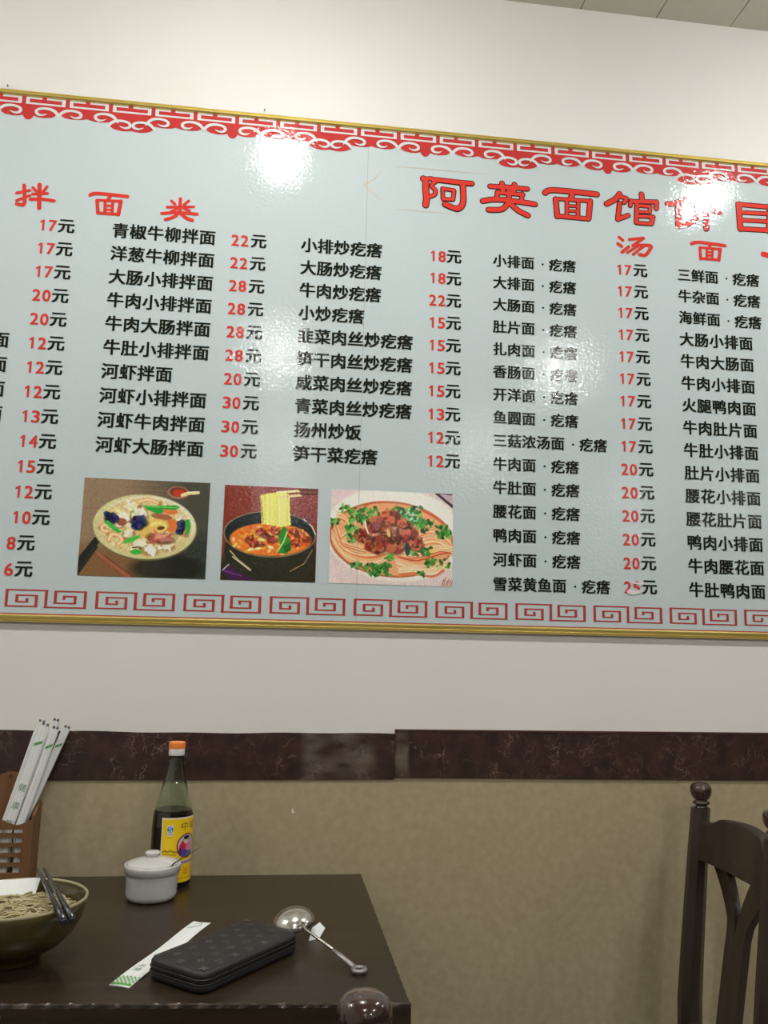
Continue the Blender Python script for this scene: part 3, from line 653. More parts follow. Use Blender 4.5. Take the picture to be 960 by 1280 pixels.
# picture 2: red beef noodle soup with lifted noodles
c = Canvas(-.1325, .0875, 1.397, 1.621, .0012, 118, .05, 795, 78, .035, 806)
c.A[:] = (116, 48, 36)
c.mix(np.clip((c.X-330)/120, 0, 1)*np.clip((430-c.Y)/60, 0, 1)*.6, (112, 52, 54))
c.mix((c.G > .74)*(c.X > 340)*(c.Y < 400)*.55, (190, 140, 140))
c.mix(np.clip((c.Y-640)/90, 0, 1), (46, 42, 30))
c.poly([(95,800),(190,715),(380,850),(340,890),(150,880)], (60, 34, 66)); c.line([(98,802),(190,718)], 9, (176, 160, 160)); c.line([(100,805),(250,850)], 10, (104, 54, 118))
c.ell(495, 640, 385, 250, (42, 42, 32), 0, .02); c.ell(495, 500, 388, 196, (140, 132, 100), 2, .02); c.ell(495, 500, 380, 190, (30, 36, 34), 2, .03)
c.ell(500, 545, 344, 140, (206, 110, 42), 1, .06)
c.line([(160,640),(230,720),(330,800)], 10, (170, 160, 120)); c.line([(180,690),(330,808)], 8, (196, 190, 160)); c.line([(660,815),(780,750),(850,640)], 7, (150, 120, 80))
c.line([(780,370),(850,430),(880,500)], 9, (196, 196, 180))
for i in range(60): x = R_.uniform(660, 850); c.ell(x, R_.uniform(330, 410), 6, 5, (60, 72, 90), 0, .4, .7)
for i in range(150):
    a = R_.uniform(0, 2*PI); r = math.sqrt(R_.random()); x = 500+330*r*math.cos(a); y = 548+125*r*math.sin(a)
    c.ell(x, y, R_.uniform(10, 30), R_.uniform(6, 16), jit(R_.choice([(214,84,34),(226,140,52),(240,180,84),(190,60,26),(226,120,40),(236,196,120)]), 14), R_.uniform(0, 180), .4, .8)
for x, y, rx, ry in [(330,545,52,34),(420,480,50,32),(545,470,50,32),(510,540,48,32),(400,580,48,26),(740,500,52,30),(710,570,50,30),(800,540,40,28),(690,470,42,28),(455,505,36,26),(620,520,40,26),(350,590,34,20)]:
    chunk(c, x, y, rx, ry, [(142,58,34),(110,40,24),(176,84,50),(90,34,22),(206,120,80)], 12, (70,26,14))
for x, y in [(420,545),(395,622),(500,610),(600,640),(330,630)]: c.ell(x, y, 28, 12, (222, 206, 130), R_.uniform(-20, 20), .3)
c.poly([(410,180),(470,150),(640,130),(665,170),(665,300),(672,420),(600,440),(440,410),(438,330),(425,200)], (226, 206, 92))
for i in range(34):
    x = 420+i*7.2; c.curve([(x, 165+R_.uniform(-10,10)), (x+R_.uniform(0,8), 230), (x+R_.uniform(-2,8), 320), (x+R_.uniform(-2,10), 420)], 4.5, jit(R_.choice([(246,234,140),(240,220,96),(206,180,70),(250,242,180)]), 8), .85)
c.line([(560,140),(750,125)], 20, (226, 206, 150)); c.line([(580,182),(765,162)], 20, (216, 192, 136)); c.line([(755,120),(900,120)], 20, (84, 58, 46)); c.line([(765,155),(905,148)], 16, (70, 52, 44)); c.line([(640,110),(650,190)], 3, (110, 70, 40))
c.poly([(560,520),(610,430),(640,450),(640,520),(668,560),(675,620),(640,665),(550,660),(580,590)], (46, 122, 40)); c.line([(555,650),(610,560),(640,480)], 11, (170, 206, 110)); c.poly([(600,600),(670,570),(672,640),(620,655)], (28, 88, 34))
c.grain(.10); c.build('dish_picture', board, L2, M['picture'])['label'] = 'printed picture of red noodle soup with lifted noodles'

# picture 3: dry noodles with meat and coriander in a white bowl
c = Canvas(.1190, .4160, 1.397, 1.6225, .0012, 80, .03, 815, 80, .022, 615)
c.A[:] = (196, 180, 176)
c.mix((1-np.clip((c.X-60)/60, 0, 1))*.5, (196, 192, 186))
for i in range(40): c.ell(R_.uniform(60, 260), R_.choice([R_.uniform(80, 180), R_.uniform(560, 690)]), 30, 20, jit((206, 182, 182), 8), 0, .8, .4)
c.poly([(760,90),(890,96),(890,196)], (56, 48, 52)); c.poly([(800,100),(890,106),(890,170)], (170, 146, 156))
c.ell(500, 372, 468, 312, (204, 198, 184), 4, .03); c.ell(500, 370, 452, 300, (212, 208, 196), 4, .06)
c.ell(478, 405, 412, 250, (150, 70, 36), 4, .03); c.ell(480, 405, 402, 240, (206, 146, 102), 4, .06)
B = [((70,360),(150,470),(300,520),(460,490)), ((80,400),(160,510),(330,560),(480,520)), ((100,300),(130,380),(160,440),(300,480)), ((500,560),(640,600),(760,590),(860,560)), ((520,620),(620,610),(740,630),(820,590)), ((650,400),(740,370),(840,420),(880,470)), ((640,450),(760,420),(850,460),(885,500)), ((560,520),(700,500),(800,470),(880,480)), ((120,260),(170,280),(190,340),(150,390))]
for b in B:
    for i in range(9):
        o = (i-4)*8; P = [(x+R_.uniform(-6,6), y+o*.8+R_.uniform(-5,5)) for x, y in b]
        c.curve(P, 8, jit(R_.choice([(226,176,130),(236,196,154),(214,150,104),(196,110,66)]), 8), .9); 
    c.curve([(x, y+12) for x, y in b], 3, (150, 66, 34), .7)
def greens(x0, x1, y0, y1, n):
    for i in range(n):
        x, y = R_.uniform(x0, x1), R_.uniform(y0, y1)
        c.ell(x, y, R_.uniform(8, 22), R_.uniform(6, 14), jit(R_.choice([(42,96,34),(70,136,50),(28,66,30),(108,168,76),(56,112,50)]), 10), R_.uniform(0, 180), .3, .9)
greens(200, 400, 200, 300, 60); greens(180, 260, 320, 430, 34); greens(480, 680, 190, 300, 80); greens(640, 760, 270, 350, 30); greens(770, 870, 310, 390, 36); greens(290, 470, 565, 640, 60); greens(210, 290, 565, 600, 14); greens(600, 740, 460, 505, 26); greens(700, 860, 530, 590, 26); greens(640, 700, 620, 640, 8); greens(80, 120, 280, 330, 12); greens(140, 200, 190, 230, 14); greens(430, 490, 510, 540, 12)
for i in range(30): c.ell(R_.uniform(510, 650), R_.uniform(200, 290), 9, 6, (150, 206, 170), 0, .4, .7)
for x, y, rx, ry in [(470,265,60,46),(370,310,56,46),(285,385,50,38),(570,360,66,52),(375,445,66,46),(495,440,62,52),(630,430,50,40),(440,350,44,34),(560,300,40,28)]:
    chunk(c, x, y, rx*1.12, ry*1.12, [(132,56,34),(100,38,24),(160,78,50),(76,32,20),(184,100,70)], 22)
    for i in range(12): c.ell(x+R_.uniform(-rx*.8, rx*.8), y+R_.uniform(-ry*.8, ry*.8), 9, 4, jit(R_.choice([(176,92,62),(80,32,20),(200,124,92)]), 8), R_.uniform(0, 180), .4, .8)
c.ell(375, 318, 30, 22, (120, 60, 74), 0, .3, .8); c.curve([(300,290),(310,340),(322,370)], 9, (216, 206, 190)); c.ell(455, 365, 12, 28, (206, 164, 100), -15); c.ell(745, 480, 22, 14, (226, 176, 90)); c.ell(580, 470, 18, 44, (44, 56, 52))
c.curve([(300,190),(350,165),(430,160)], 10, (176, 74, 40)); c.curve([(690,215),(760,250),(830,300)], 16, (186, 84, 50))
c.curve([(75,330),(85,450),(190,570)], 9, (170, 66, 34)); c.curve([(520,520),(640,545),(800,500),(870,490)], 9, (176, 60, 40))
for x in range(805, 885, 12): c.line([(x, 705), (x+14, 655+R_.uniform(0, 20))], 6, (150, 84, 66))
c.grain(.08); c.build('dish_picture', board, L2, M['picture'])['label'] = 'printed picture of dry noodles with meat and coriander'

# ------------------------------------------------------------------ table
TZ = .75
table = thing('dining_table', 'dark varnished wooden dining table with scalloped edge below the menu', 'table', (-.40, -.35, 0))
def tl(x, y, z=0): return (x+.40, y+.35, z)
corners = [(-1.02, .002), (.2124, -.012), (.2134, -.703), (-1.02, -.622)]
def outline(inset, sc, ph=0.0):
    """table outline with small scallops of depth sc on the front and right edges"""
    out = []
    cs = corners
    cx, cy = -.40, -.345
    for i in range(4):
        (xa, ya), (xb, yb) = cs[i], cs[(i+1) % 4]
        L_ = math.hypot(xb-xa, yb-ya); nx_, ny_ = (yb-ya)/L_, -(xb-xa)/L_
        if (cx-xa)*nx_+(cy-ya)*ny_ < 0: nx_, ny_ = -nx_, -ny_      # points inwards
        n = 240 if i in (1, 2) else 24
        for k in range(n):
            t = k/n; d = inset
            if i in (1, 2): d += sc*(1-abs(math.sin(PI*t*L_/.030+ph))**.5)*(1 if .01 < t < .99 else 0)
            e0 = min(1, t*L_/.012) if t < .5 else 1
            out.append((xa+(xb-xa)*t+nx_*d, ya+(yb-ya)*t+ny_*d))
    return out
mb = MB()
lv = [(outline(.0018, .0034), TZ), (outline(.0004, .0026), TZ-.0018), (outline(0, .0), TZ-.006), (outline(0, 0), TZ-.030), (outline(.004, 0), TZ-.036)]
rings = [mb._v([tl(x, y, z) for x, y in o]) for o, z in lv]
n = len(rings[0])
mb._f(rings[0]); mb._f(rings[-1][::-1])
mb.mi = 1
for q, (a, b) in enumerate(zip(rings, rings[1:])):
    mb.mi = 1 if q < 2 else 0
    for k in range(n): mb._f([a[k], a[(k+1) % n], b[(k+1) % n], b[k]])
mb.build('tabletop', [M['table'], M['table_edge']], table)
for nm, b in (('apron', (-.94, .15, -.66, -.64)), ('apron', (-.94, .15, -.06, -.04)), ('apron', (.13, .15, -.64, -.06)), ('apron', (-.96, -.94, -.60, -.06))):
    MB().box(b[0]+.40, b[1]+.40, b[2]+.35, b[3]+.35, TZ-.125, TZ-.036, bev=.003).build(nm, M['table'], table)
lp = [(.030, 0), (.030, .02), (.022, .03), (.026, .10), (.032, .30), (.026, .50), (.022, .56), (.030, .57), (.034, .58)]
for x, y in ((-.92, -.585), (.12, -.64), (.12, -.08), (-.92, -.08)):
    b = MB().lathe(lp, 20, Matrix.Translation(tl(x, y)))
    b.box(x+.40-.033, x+.40+.033, y+.35-.033, y+.35+.033, .58, TZ-.036, bev=.003)
    b.build('leg', M['table'], table)

# ------------------------------------------------------------------ chairs
def make_chair(label, loc, rot):
    t = thing('dining_chair', label, 'chair', loc, rot, 'carved wooden dining chairs')
    W = .160; H = .96
    def bx(z):      # how far the back leans (towards -y) at height z
        return -.052*max(0, (z-.44)/.52)**1.1 if z > .44 else -.05*((.44-z)/.44)**1.5*1.0
    for s in (-1, 1):
        pts = [(s*W, bx(z), z) for z in [0, .1, .2, .3, .4, .5, .6, .7, .8, .88, .905]]
        b = MB()
        rs = [.023, .023, .023, .0235, .0245, .024, .023, .022, .0208, .0198, .0194]
        rings = []
        for p, r in zip(pts, rs):
            q = r*.40
            rings.append(b._v([(p[0]+a_, p[1]+c_, p[2]) for a_, c_ in ((-r,-q),(-q,-r),(q,-r),(r,-q),(r,q),(q,r),(-q,r),(-r,q))]))
        for a_, c_ in zip(rings, rings[1:]):
            for k in range(8): b._f([a_[k], a_[(k+1)%8], c_[(k+1)%8], c_[k]])
        b._f(rings[0][::-1]); b._f(rings[-1])
        post = b.build('back_post', M['chair'], t)
        y = bx(.92)
        fp = [(.0150, .905), (.0155, .907), (.0125, .909), (.0125, .911), (.0178, .913), (.0195, .916), (.0178, .919), (.0140, .9205), (.0138, .9225), (.0185, .926), (.0220, .933), (.0238, .940), (.0236, .947), (.0210, .954), (.0150, .9585), (.007, .9602), (.001, .9605)]
        MB().lathe(fp, 28, Matrix.Translation((s*W, y, 0))).build('finial', M['finial'], post)
    # crest rail: bowed back, arched top with low shoulders
    n = 28
    def crest_top(u):
        a = abs(u); e = min(1, max(0, (.80-a)/.22)); e = e*e*(3-2*e)
        return .879 + .010*e + .009*(1-min(1, a/.8)**2)
    def crest_bot(u): return .797 - .006*(1-abs(u))
    b = MB(); R0 = []
    for k in range(n+1):
        u = -1+2*k/n; x = u*(W-.012); bow = -.030*(1-u*u)
        zt, zb = crest_top(u), crest_bot(u)
        R0.append(b._v([(x, bx(zb)+bow-.010, zb), (x, bx(zb)+bow+.012, zb), (x, bx(zt)+bow+.012, zt-.004), (x, bx(zt)+bow+.006, zt), (x, bx(zt)+bow-.008, zt)]))
    for a_, c_ in zip(R0, R0[1:]):
        for k in range(5): b._f([a_[k], a_[(k+1)%5], c_[(k+1)%5], c_[k]])
    b._f(R0[0]); b._f(R0[-1][::-1])
    b.build('crest_rail', M['chair'], t)
    # four slats: an inner pair that meets in the middle like a wine glass
    def slat(path, w=.0182, th=.008):
        b = MB(); rings = []
        for i, (x, z, bow) in enumerate(path):
            y = bx(z)+bow; x2, z2, _ = path[min(i+1, len(path)-1)]; x1, z1, _ = path[max(i-1, 0)]
            d = Vector((x2-x1, z2-z1)).normalized(); nx_, nz_ = d.y, -d.x
            ww = w*(1+.45*min(1, max(0, (z-.72)/.08)))
            rings.append(b._v([(x-nx_*ww, y-th, z-nz_*ww), (x-nx_*ww, y+th, z-nz_*ww), (x+nx_*ww, y+th, z+nz_*ww), (x+nx_*ww, y-th, z+nz_*ww)]))
        for a_, c_ in zip(rings, rings[1:]):
            for k in range(4): b._f([a_[k], a_[(k+1)%4], c_[(k+1)%4], c_[k]])
        b._f(rings[0]); b._f(rings[-1][::-1])
        return b.build('slat', M['chair'], t)
    for s in (-1, 1):
        P = []
        for k in range(15):
            z = .44+.38*k/14; v = max(0, (z-.695)/.115)
            P.append((s*(.0185+(.092 if s > 0 else .066)*v**1.35), z, -.004-.024*min(1, (z-.45)/.33)))
        slat(P)
    MB().box(-W+.018, W-.018, -.010, .012, .43, .465, bev=.003).build('lower_rail', M['chair'], t)
    # seat
    b = MB(); b.prism([(-.185, -.018), (.185, -.018), (.205, .385), (.19, .40), (-.19, .40), (-.205, .385)], 'z', .400, .425)
    b.build('seat', M['cushion'], t)
    for s in (-1, 1):
        b = MB(); b.tube([(s*.178, .37, 0), (s*.178, .37, .2), (s*.178, .37, .400)], [.015, .018, .021], 10); b.build('front_leg', M['chair'], t)
        MB().box(s*.172-.010, s*.172+.010, .018, .352, .17, .20).build('stretcher', M['chair'], t)
    MB().box(-.16, .16, .352, .372, .335, .400).build('seat_rail', M['chair'], t)
    return t
make_chair('dark wooden chair with ball-topped posts standing right of the table by the wall', (.975-.052, -.250, 0), (0, 0, math.radians(87.1)))
make_chair('dark wooden chair at the near side of the table, only one ball-shaped post top showing', (.088-.160, -1.216+.050, 0), (0, 0, 0))

# ------------------------------------------------------------------ big noodle bowl
BC = (-.398, -.494, TZ)
bowl = thing('noodle_bowl', 'large olive-brown glazed bowl of noodles at the left table edge', 'bowl', BC)
prof_o = [(.046, .0), (.048, .002), (.047, .010), (.060, .014), (.080, .026), (.096, .042), (.107, .062), (.112, .082), (.1135, .092)]
prof_i = [(.1095, .092), (.107, .080), (.101, .060), (.090, .042), (.074, .028), (.050, .020), (.010, .018)]
MB().lathe(prof_o+[(.1115, .0935)]+prof_i, 64).build('bowl_body', M['bowl'], bowl)
MB().lathe([(.1137, .0905), (.1140, .0925), (.1118, .0945), (.1093, .0925), (.1095, .0905)], 64, cap0=False, cap1=False).build('rim_band', M['rim'], bowl)
# broth and noodles
food = thing('noodles', 'pale noodles in broth inside the olive bowl', 'noodles', (BC[0], BC[1], TZ+.066))
MB().lathe([(.001, 0), (.101, 0)], 40, cap0=False, cap1=False).build('broth', M['broth'], food)
b = MB(); rr = random.Random(3)
for i in range(230):
    a = rr.uniform(0, 2*PI); r = .092*math.sqrt(rr.random()); x, y = r*math.cos(a), r*math.sin(a)
    d = rr.gauss(0, .5) if rr.random() < .75 else rr.uniform(0, PI)
    pts = []
    hgt = .005 + .011*(1-(r/.10)**2)*rr.random() + (.004 if y < -.01 else 0)
    for k in range(9):
        t = (k-4)*.0085
        px_, py_ = x+t*math.cos(d)+.006*math.sin(k*.9+i), y+t*math.sin(d)+.006*math.cos(k*.8+i)
        q = math.hypot(px_, py_)
        if q > .096: px_, py_ = px_*.096/q, py_*.096/q
        pts.append((px_, py_, hgt+.002*math.sin(k*1.2+i)))
    b.tube(pts, .00135, 6)
tag(b.build('noodle_strands', M['noodle'], food), kind='stuff')
b = MB()
for i in range(16):
    s_ = (i-8)*.0011
    pts = [(.070+.001*rr.uniform(-1, 1), -.038+s_*2, .012), (.078, -.030+s_*2, .021+.001*rr.uniform(-1, 1)), (.090, -.022+s_*1.5, .0235), (.0985, -.012+s_, .020)]
    pts = [(x*.93, y*.93, z) for x, y, z in pts]
    b.tube(pts, .0015, 6)
tag(b.build('noodle_strands', M['noodle'], food), kind='stuff')
# folded white tissue standing inside the far wall of the bowl
b = MB(); rowA, rowB = [], []
for k in range(17):
    a = math.radians(82+76*k/16); w_ = .0006*math.sin(k*1.9)
    rowA.append((BC[0]+(.084+w_)*math.cos(a), BC[1]+(.084+w_)*math.sin(a), TZ+.071)); rowB.append((BC[0]+(.1035+w_)*math.cos(a), BC[1]+(.1035+w_)*math.sin(a), TZ+.0955+.0008*math.sin(k)))
b.quadstrip(rowA, rowB); b.quadstrip([(x*1, y-.0012, z) for x, y, z in rowA][::-1], [(x, y-.0012, z) for x, y, z in rowB][::-1])
o = tag(b.build('folded_tissue', M['paper']), 'white folded tissue tucked inside the far rim of the noodle bowl', 'tissue')
# pair of black chopsticks across the rim
for i, (a_, b_) in enumerate((((-.394, -.378, TZ+.108), (-.289, -.628, TZ+.096)), ((-.3835, -.375, TZ+.108), (-.278, -.622, TZ+.096)))):
    b = MB(); b.tube([a_, tuple((Vector(a_)*.45+Vector(b_)*.55)), b_], [.0022, .0034, .0044], 8)
    A, B_ = Vector(a_), Vector(b_); d = (B_-A).normalized()
    o = thing('chopstick', ['black chopstick resting across the noodle bowl, the left one', 'black chopstick resting across the noodle bowl, the right one'][i], 'chopstick', a_, group='black chopsticks across the bowl')
    b2 = MB(); b2.tube([tuple(Vector(p)-A) for p in (a_, tuple((A*.45+B_*.55)), b_)], [.0022, .0038, .0054], 8); b2.build('stick', M['blackstick'], o)
    b.bm.free()
    e = MB(); e.tube([tuple(B_-A), tuple(B_-A+d*.006)], [.0049, .0042], 8); e.build('end_cap', M['blackstick'], o)

# ------------------------------------------------------------------ soy sauce bottle
SB = (-.200, -.075, TZ)
bt = thing('soy_sauce_bottle', 'glass bottle of dark soy sauce with orange cap and yellow label', 'bottle', SB)
Rb = .0425
def outer(z):
    P = [(0, Rb-.003), (.004, Rb), (.118, Rb), (.140, .0412), (.155, .0388), (.170, .0350), (.186, .0305), (.202, .0258), (.218, .0215), (.236, .0175), (.252, .0152), (.262, .0148)]
    for (a, r), (b_, q) in zip(P, P[1:]):
        if z <= b_: t = (z-a)/(b_-a); return r+(q-r)*t
    return P[-1][1]
zs_ = [0, .002, .004, .03, .06, .10, .118, .13, .14, .146, .152, .158, .164, .170, .176, .182, .188, .194, .200, .206, .215, .225, .24, .252, .262]
wall_ = .0022
po = [(outer(z), z) for z in zs_]; pi_ = [(max(outer(z)-wall_, .002), max(z, .003)) for z in zs_[::-1] if z > .003] + [(.005, .0035)]
MB().lathe(po+pi_, 48).build('glass_body', M['glass'], bt)
zl = [.0045, .01, .05, .10, .118, .13, .14, .146, .152]
MB().lathe([(outer(z)-wall_+.0002, z) for z in zl], 48).build('soy_sauce', M['soy'], bt)
cap = MB().lathe([(.0165, .262), (.0168, .264), (.0168, .2755), (.0164, .2765)], 36)
cap.build('cap_ring', M['cap_white'], bt)
b = MB(); n = 60; rg = []
for r, z in [(.0160, .2765), (.0170, .2775), (.0170, .2885), (.0160, .2905), (.004, .291)]:
    rg.append(b._v([((r*(1+(.018 if (k % 2 and r > .01) else 0)))*math.cos(2*PI*k/n), (r*(1+(.018 if (k % 2 and r > .01) else 0)))*math.sin(2*PI*k/n), z) for k in range(n)]))
for a_, c_ in zip(rg, rg[1:]):
    for k in range(n): b._f([a_[k], a_[(k+1)%n], c_[(k+1)%n], c_[k]])
b._f(rg[0][::-1]); b._f(rg[-1]); b.build('screw_cap', M['cap_orange'], bt)
# paper label painted in its own coordinates (zoomed label: x 320..505 unrolled, y 575..1030)
class LabelCanvas(Canvas):
    def __init__(s, nx, ny): s.nx, s.ny = nx, ny; U, V = np.meshgrid(np.linspace(0, 1, nx), np.linspace(0, 1, ny)); s.X = U*150; s.Y = V*112; s.A = np.zeros((ny, nx, 3)); s.G = rng.random((ny, nx))
# label millimetres: 96 wide (x) by 118 tall (y)
lc = LabelCanvas(150, 190); lc.X = lc.X/150*92; lc.Y = lc.Y/112*126
lc.A[:] = (232, 196, 22)
lc.mix((lc.X < 2.2)*1., (214, 208, 186)); lc.mix((lc.Y < 3.0)*1., (226, 220, 190)); lc.mix((lc.X > 90)*1., (214, 208, 186))
lc.poly([(10.5, 14), (22, 14), (22, 35), (10.5, 35)], (206, 208, 206)); lc.ell(16.2, 22.5, 5.2, 6.2, (24, 92, 160), 0, .15)
lc.curve([(19.0, 19.2), (16.2, 18.0), (14.0, 20.4), (16.4, 22.6), (18.6, 24.8), (16.2, 27.2), (13.4, 26.0)], 1.7, (224, 232, 240))
lc.line([(12, 32), (21, 32)], 1.2, (110, 120, 110))
lc.line([(12, 38.5), (21, 38.5)], .8, (160, 130, 30))
def chars(text, x, y, w, h, col, off=.02):
    for ch in text:
        vs_, fs_, (a, b_, c_, d) = glyph(ch, 0)
        for q in fs_:
            P = [(x+(vs_[i][0]-a)/(b_-a)*w, y+(1-(vs_[i][1]-c_)/(d-c_))*h) for i in q]; lc.poly(P, col)
        y += h*1.15
chars('中', 37, 9, 14, 17, (44, 36, 60), .03); chars('味', 56, 9, 14, 17, (44, 36, 60), .03)
lc.ell(50, 56, 21, 24, (120, 30, 60), 0, .06); lc.ell(50, 56, 18.5, 21.5, (206, 188, 190), 0, .06)
lc.ell(50, 50, 12, 13, (122, 158, 196)); lc.ell(41, 58, 7, 12, (186, 40, 66), 10); lc.ell(56, 60, 8, 12, (206, 120, 150)); lc.ell(49, 46, 6, 7, (216, 176, 150)); lc.ell(49, 40, 7, 4, (30, 26, 34)); lc.ell(44, 70, 10, 7, (90, 60, 140)); lc.ell(58, 72, 8, 6, (60, 110, 160)); lc.ell(36, 66, 3, 7, (70, 40, 110))
lc.curve([(4, 66), (9, 63.5), (13, 66), (18, 63.5), (24, 66), (30, 67)], 1.6, (60, 50, 20)); lc.line([(4, 70), (28, 72)], .9, (110, 90, 20))
lc.poly([(0, 84), (92, 84), (92, 92), (0, 92)], (190, 170, 160)); lc.line([(8, 88), (84, 88)], 2.2, (110, 60, 110))
for xx in (6, 24, 42, 60): chars('油', xx, 96, 13, 15, (196, 30, 24), .03)
lc.line([(6, 118), (86, 118)], 1.6, (214, 120, 40))
a0, a1 = math.radians(-90-24), math.radians(-90+24+92/.0337/1000*180/PI*0) 
arc = 105/1000/.0428
co = np.zeros((lc.ny, lc.nx, 3)); th = a0 + np.linspace(0, arc, lc.nx)
co[..., 0] = np.cos(th)[None, :]*.0428; co[..., 1] = np.sin(th)[None, :]*.0428
co[..., 2] = np.linspace(.141, .012, lc.ny)[:, None]
lo = link('label', grid_mesh('label', co, lc.A, M['label'], 1.0), bt); lo['label'] = 'yellow paper label with blue mark and printed medallion'
for p in lo.data.polygons: p.use_smooth = True

# ------------------------------------------------------------------ white lidded jar with a spoon
JC = (-.2235, -.175, TZ)
jar = thing('condiment_jar', 'small white ceramic condiment jar with lid in front of the bottle', 'jar', JC)
JS = 1.24
jp = [(r*JS, z) for r, z in [(.030, 0), (.0355, .002), (.0385, .006), (.0400, .012), (.0405, .048), (.0408, .050), (.0438, .052), (.0442, .064), (.0440, .067), (.0410, .067), (.0385, .064), (.0375, .050), (.036, .012), (.010, .008)]]
MB().lathe(jp, 56).build('jar_body', M['ceramic'], jar)
b = MB(); n = 56; rg = []
lp_ = [(.0400, .0645), (.0405, .0685), (.0380, .0700), (.0300, .0732), (.0200, .0760), (.0110, .0778), (.0030, .0785)]
for r, z in [(r*JS, z) for r, z in lp_]:
    row = []
    for k in range(n):
        a = 2*PI*k/n; q = r
        da = abs((a-math.radians(-32)+PI) % (2*PI) - PI)
        if r > .030 and da < .13: q = r-.0065*(1-da/.13)**.5
        row.append((q*math.cos(a), q*math.sin(a), z))
    rg.append(b._v(row))
for a_, c_ in zip(rg, rg[1:]):
    for k in range(n): b._f([a_[k], a_[(k+1)%n], c_[(k+1)%n], c_[k]], True)
b._f(rg[0][::-1]); b._f(rg[-1])
lid = b.build('lid', M['ceramic'], jar)
MB().lathe([(.0110, .074), (.0105, .079), (.0125, .081), (.0145, .0835), (.0148, .0860), (.0125, .0882), (.004, .0890)], 32, Matrix.Translation((-.002, .006, 0))).build('knob', M['ceramic'], lid)
sp = thing('condiment_spoon', 'thin dark spoon handle sticking out of the white jar to the right', 'spoon', (JC[0]+.022, JC[1]-.024, TZ+.030))
MB().tube([(0, 0, 0), (.020, .0, .040), (.045, .002, .056), (.073, .004, .071)], [.0014, .0016, .0013, .0004], 8, flat=.8).build('handle', M['spoonwood'], sp)
MB().lathe([(.001, -.010), (.006, -.008), (.009, -.003), (.0095, 0), (.0085, 0), (.005, -.006), (.001, -.0075)], 16).build('spoon_bowl', M['spoonwood'], sp)

# ------------------------------------------------------------------ bamboo chopstick box at the wall
HX0, HX1, HY0, HY1 = -.622, -.487, -.056, -.004
hb = thing('chopstick_box', 'orange-brown bamboo chopstick box with slatted front at the left wall', 'chopstick box', ((HX0+HX1)/2, HY1, TZ))
def H_(x, y, z): return (x-(HX0+HX1)/2, y-HY1, z-TZ)
# back plate with rounded top and a hanging hole
cxh = -.5555; b = MB()
out = [(HX0, TZ), (HX1, TZ), (HX1, .905), (-.512, .912)] + [(cxh+.034*math.cos(a), .934+.034*math.sin(a)) for a in np.linspace(.1, PI-.1, 17)] + [(-.600, .912), (HX0, .905)]
b.prism([(x-(HX0+HX1)/2, z-TZ) for x, z in out], 'y', HY1-HY1-.007, 0)
back = b.build('back_plate', M['bamboo'], hb)
MB().lathe([(.0035, -.0076), (.0035, -.0068)], 16, Matrix.Translation(H_(cxh+.001, HY1, .958)) @ Matrix.Rotation(PI/2, 4, 'X') @ Matrix.Translation((0, 0, .0148))).build('hanging_hole', M['bamboo_dark'], back)
for x0 in (HX1-.006, HX0):
    b = MB(); prof = [(HY0, TZ), (HY1-.007, TZ), (HY1-.007, .908), (HY1-.02, .903), (HY1-.035, .893), (HY0, .884)]
    b.prism([(y-HY1, z-TZ) for y, z in prof], 'x', x0-(HX0+HX1)/2, x0+.006-(HX0+HX1)/2); b.build('side_panel', M['bamboo'], hb)
# front: wavy top board, stiles, horizontal slats, one thin mullion
b = MB(); n = 24
top = [(HX0+(HX1-HX0)*k/n, .872+.005*math.cos(k/n*4*PI)) for k in range(n+1)]
b.prism([(x-(HX0+HX1)/2, z-TZ) for x, z in [(HX0, .858), (HX1, .858)]+top[::-1]], 'y', HY0-.006-HY1, HY0-HY1); b.build('front_top_board', M['bamboo'], hb)
MB().box(*[v for v in (HX0-(HX0+HX1)/2, HX1-(HX0+HX1)/2, HY0-.006-HY1, HY0-HY1, 0, .022)]).build('front_bottom_board', M['bamboo'], hb)
for x0 in (HX0, HX1-.020): MB().box(x0-(HX0+HX1)/2, x0+.020-(HX0+HX1)/2, HY0-.006-HY1, HY0-HY1, .022, .108).build('front_stile', M['bamboo'], hb)
for k in range(4): MB().box(HX0+.02-(HX0+HX1)/2, HX1-.02-(HX0+HX1)/2, HY0-.004-HY1, HY0+.001-HY1, .034+.0195*k, .042+.0195*k).build('front_slat', M['bamboo'], hb)
for x in (-.588, -.5555, -.528): MB().box(x-.0012-(HX0+HX1)/2, x+.0012-(HX0+HX1)/2, HY0+.001-HY1, HY0+.003-HY1, .022, .108).build('front_mullion', M['bamboo_dark'], hb)
MB().box(.006+HX0-(HX0+HX1)/2, HX1-.006-(HX0+HX1)/2, HY0-HY1, -.007, 0, .005).build('floor_board', M['bamboo'], hb)

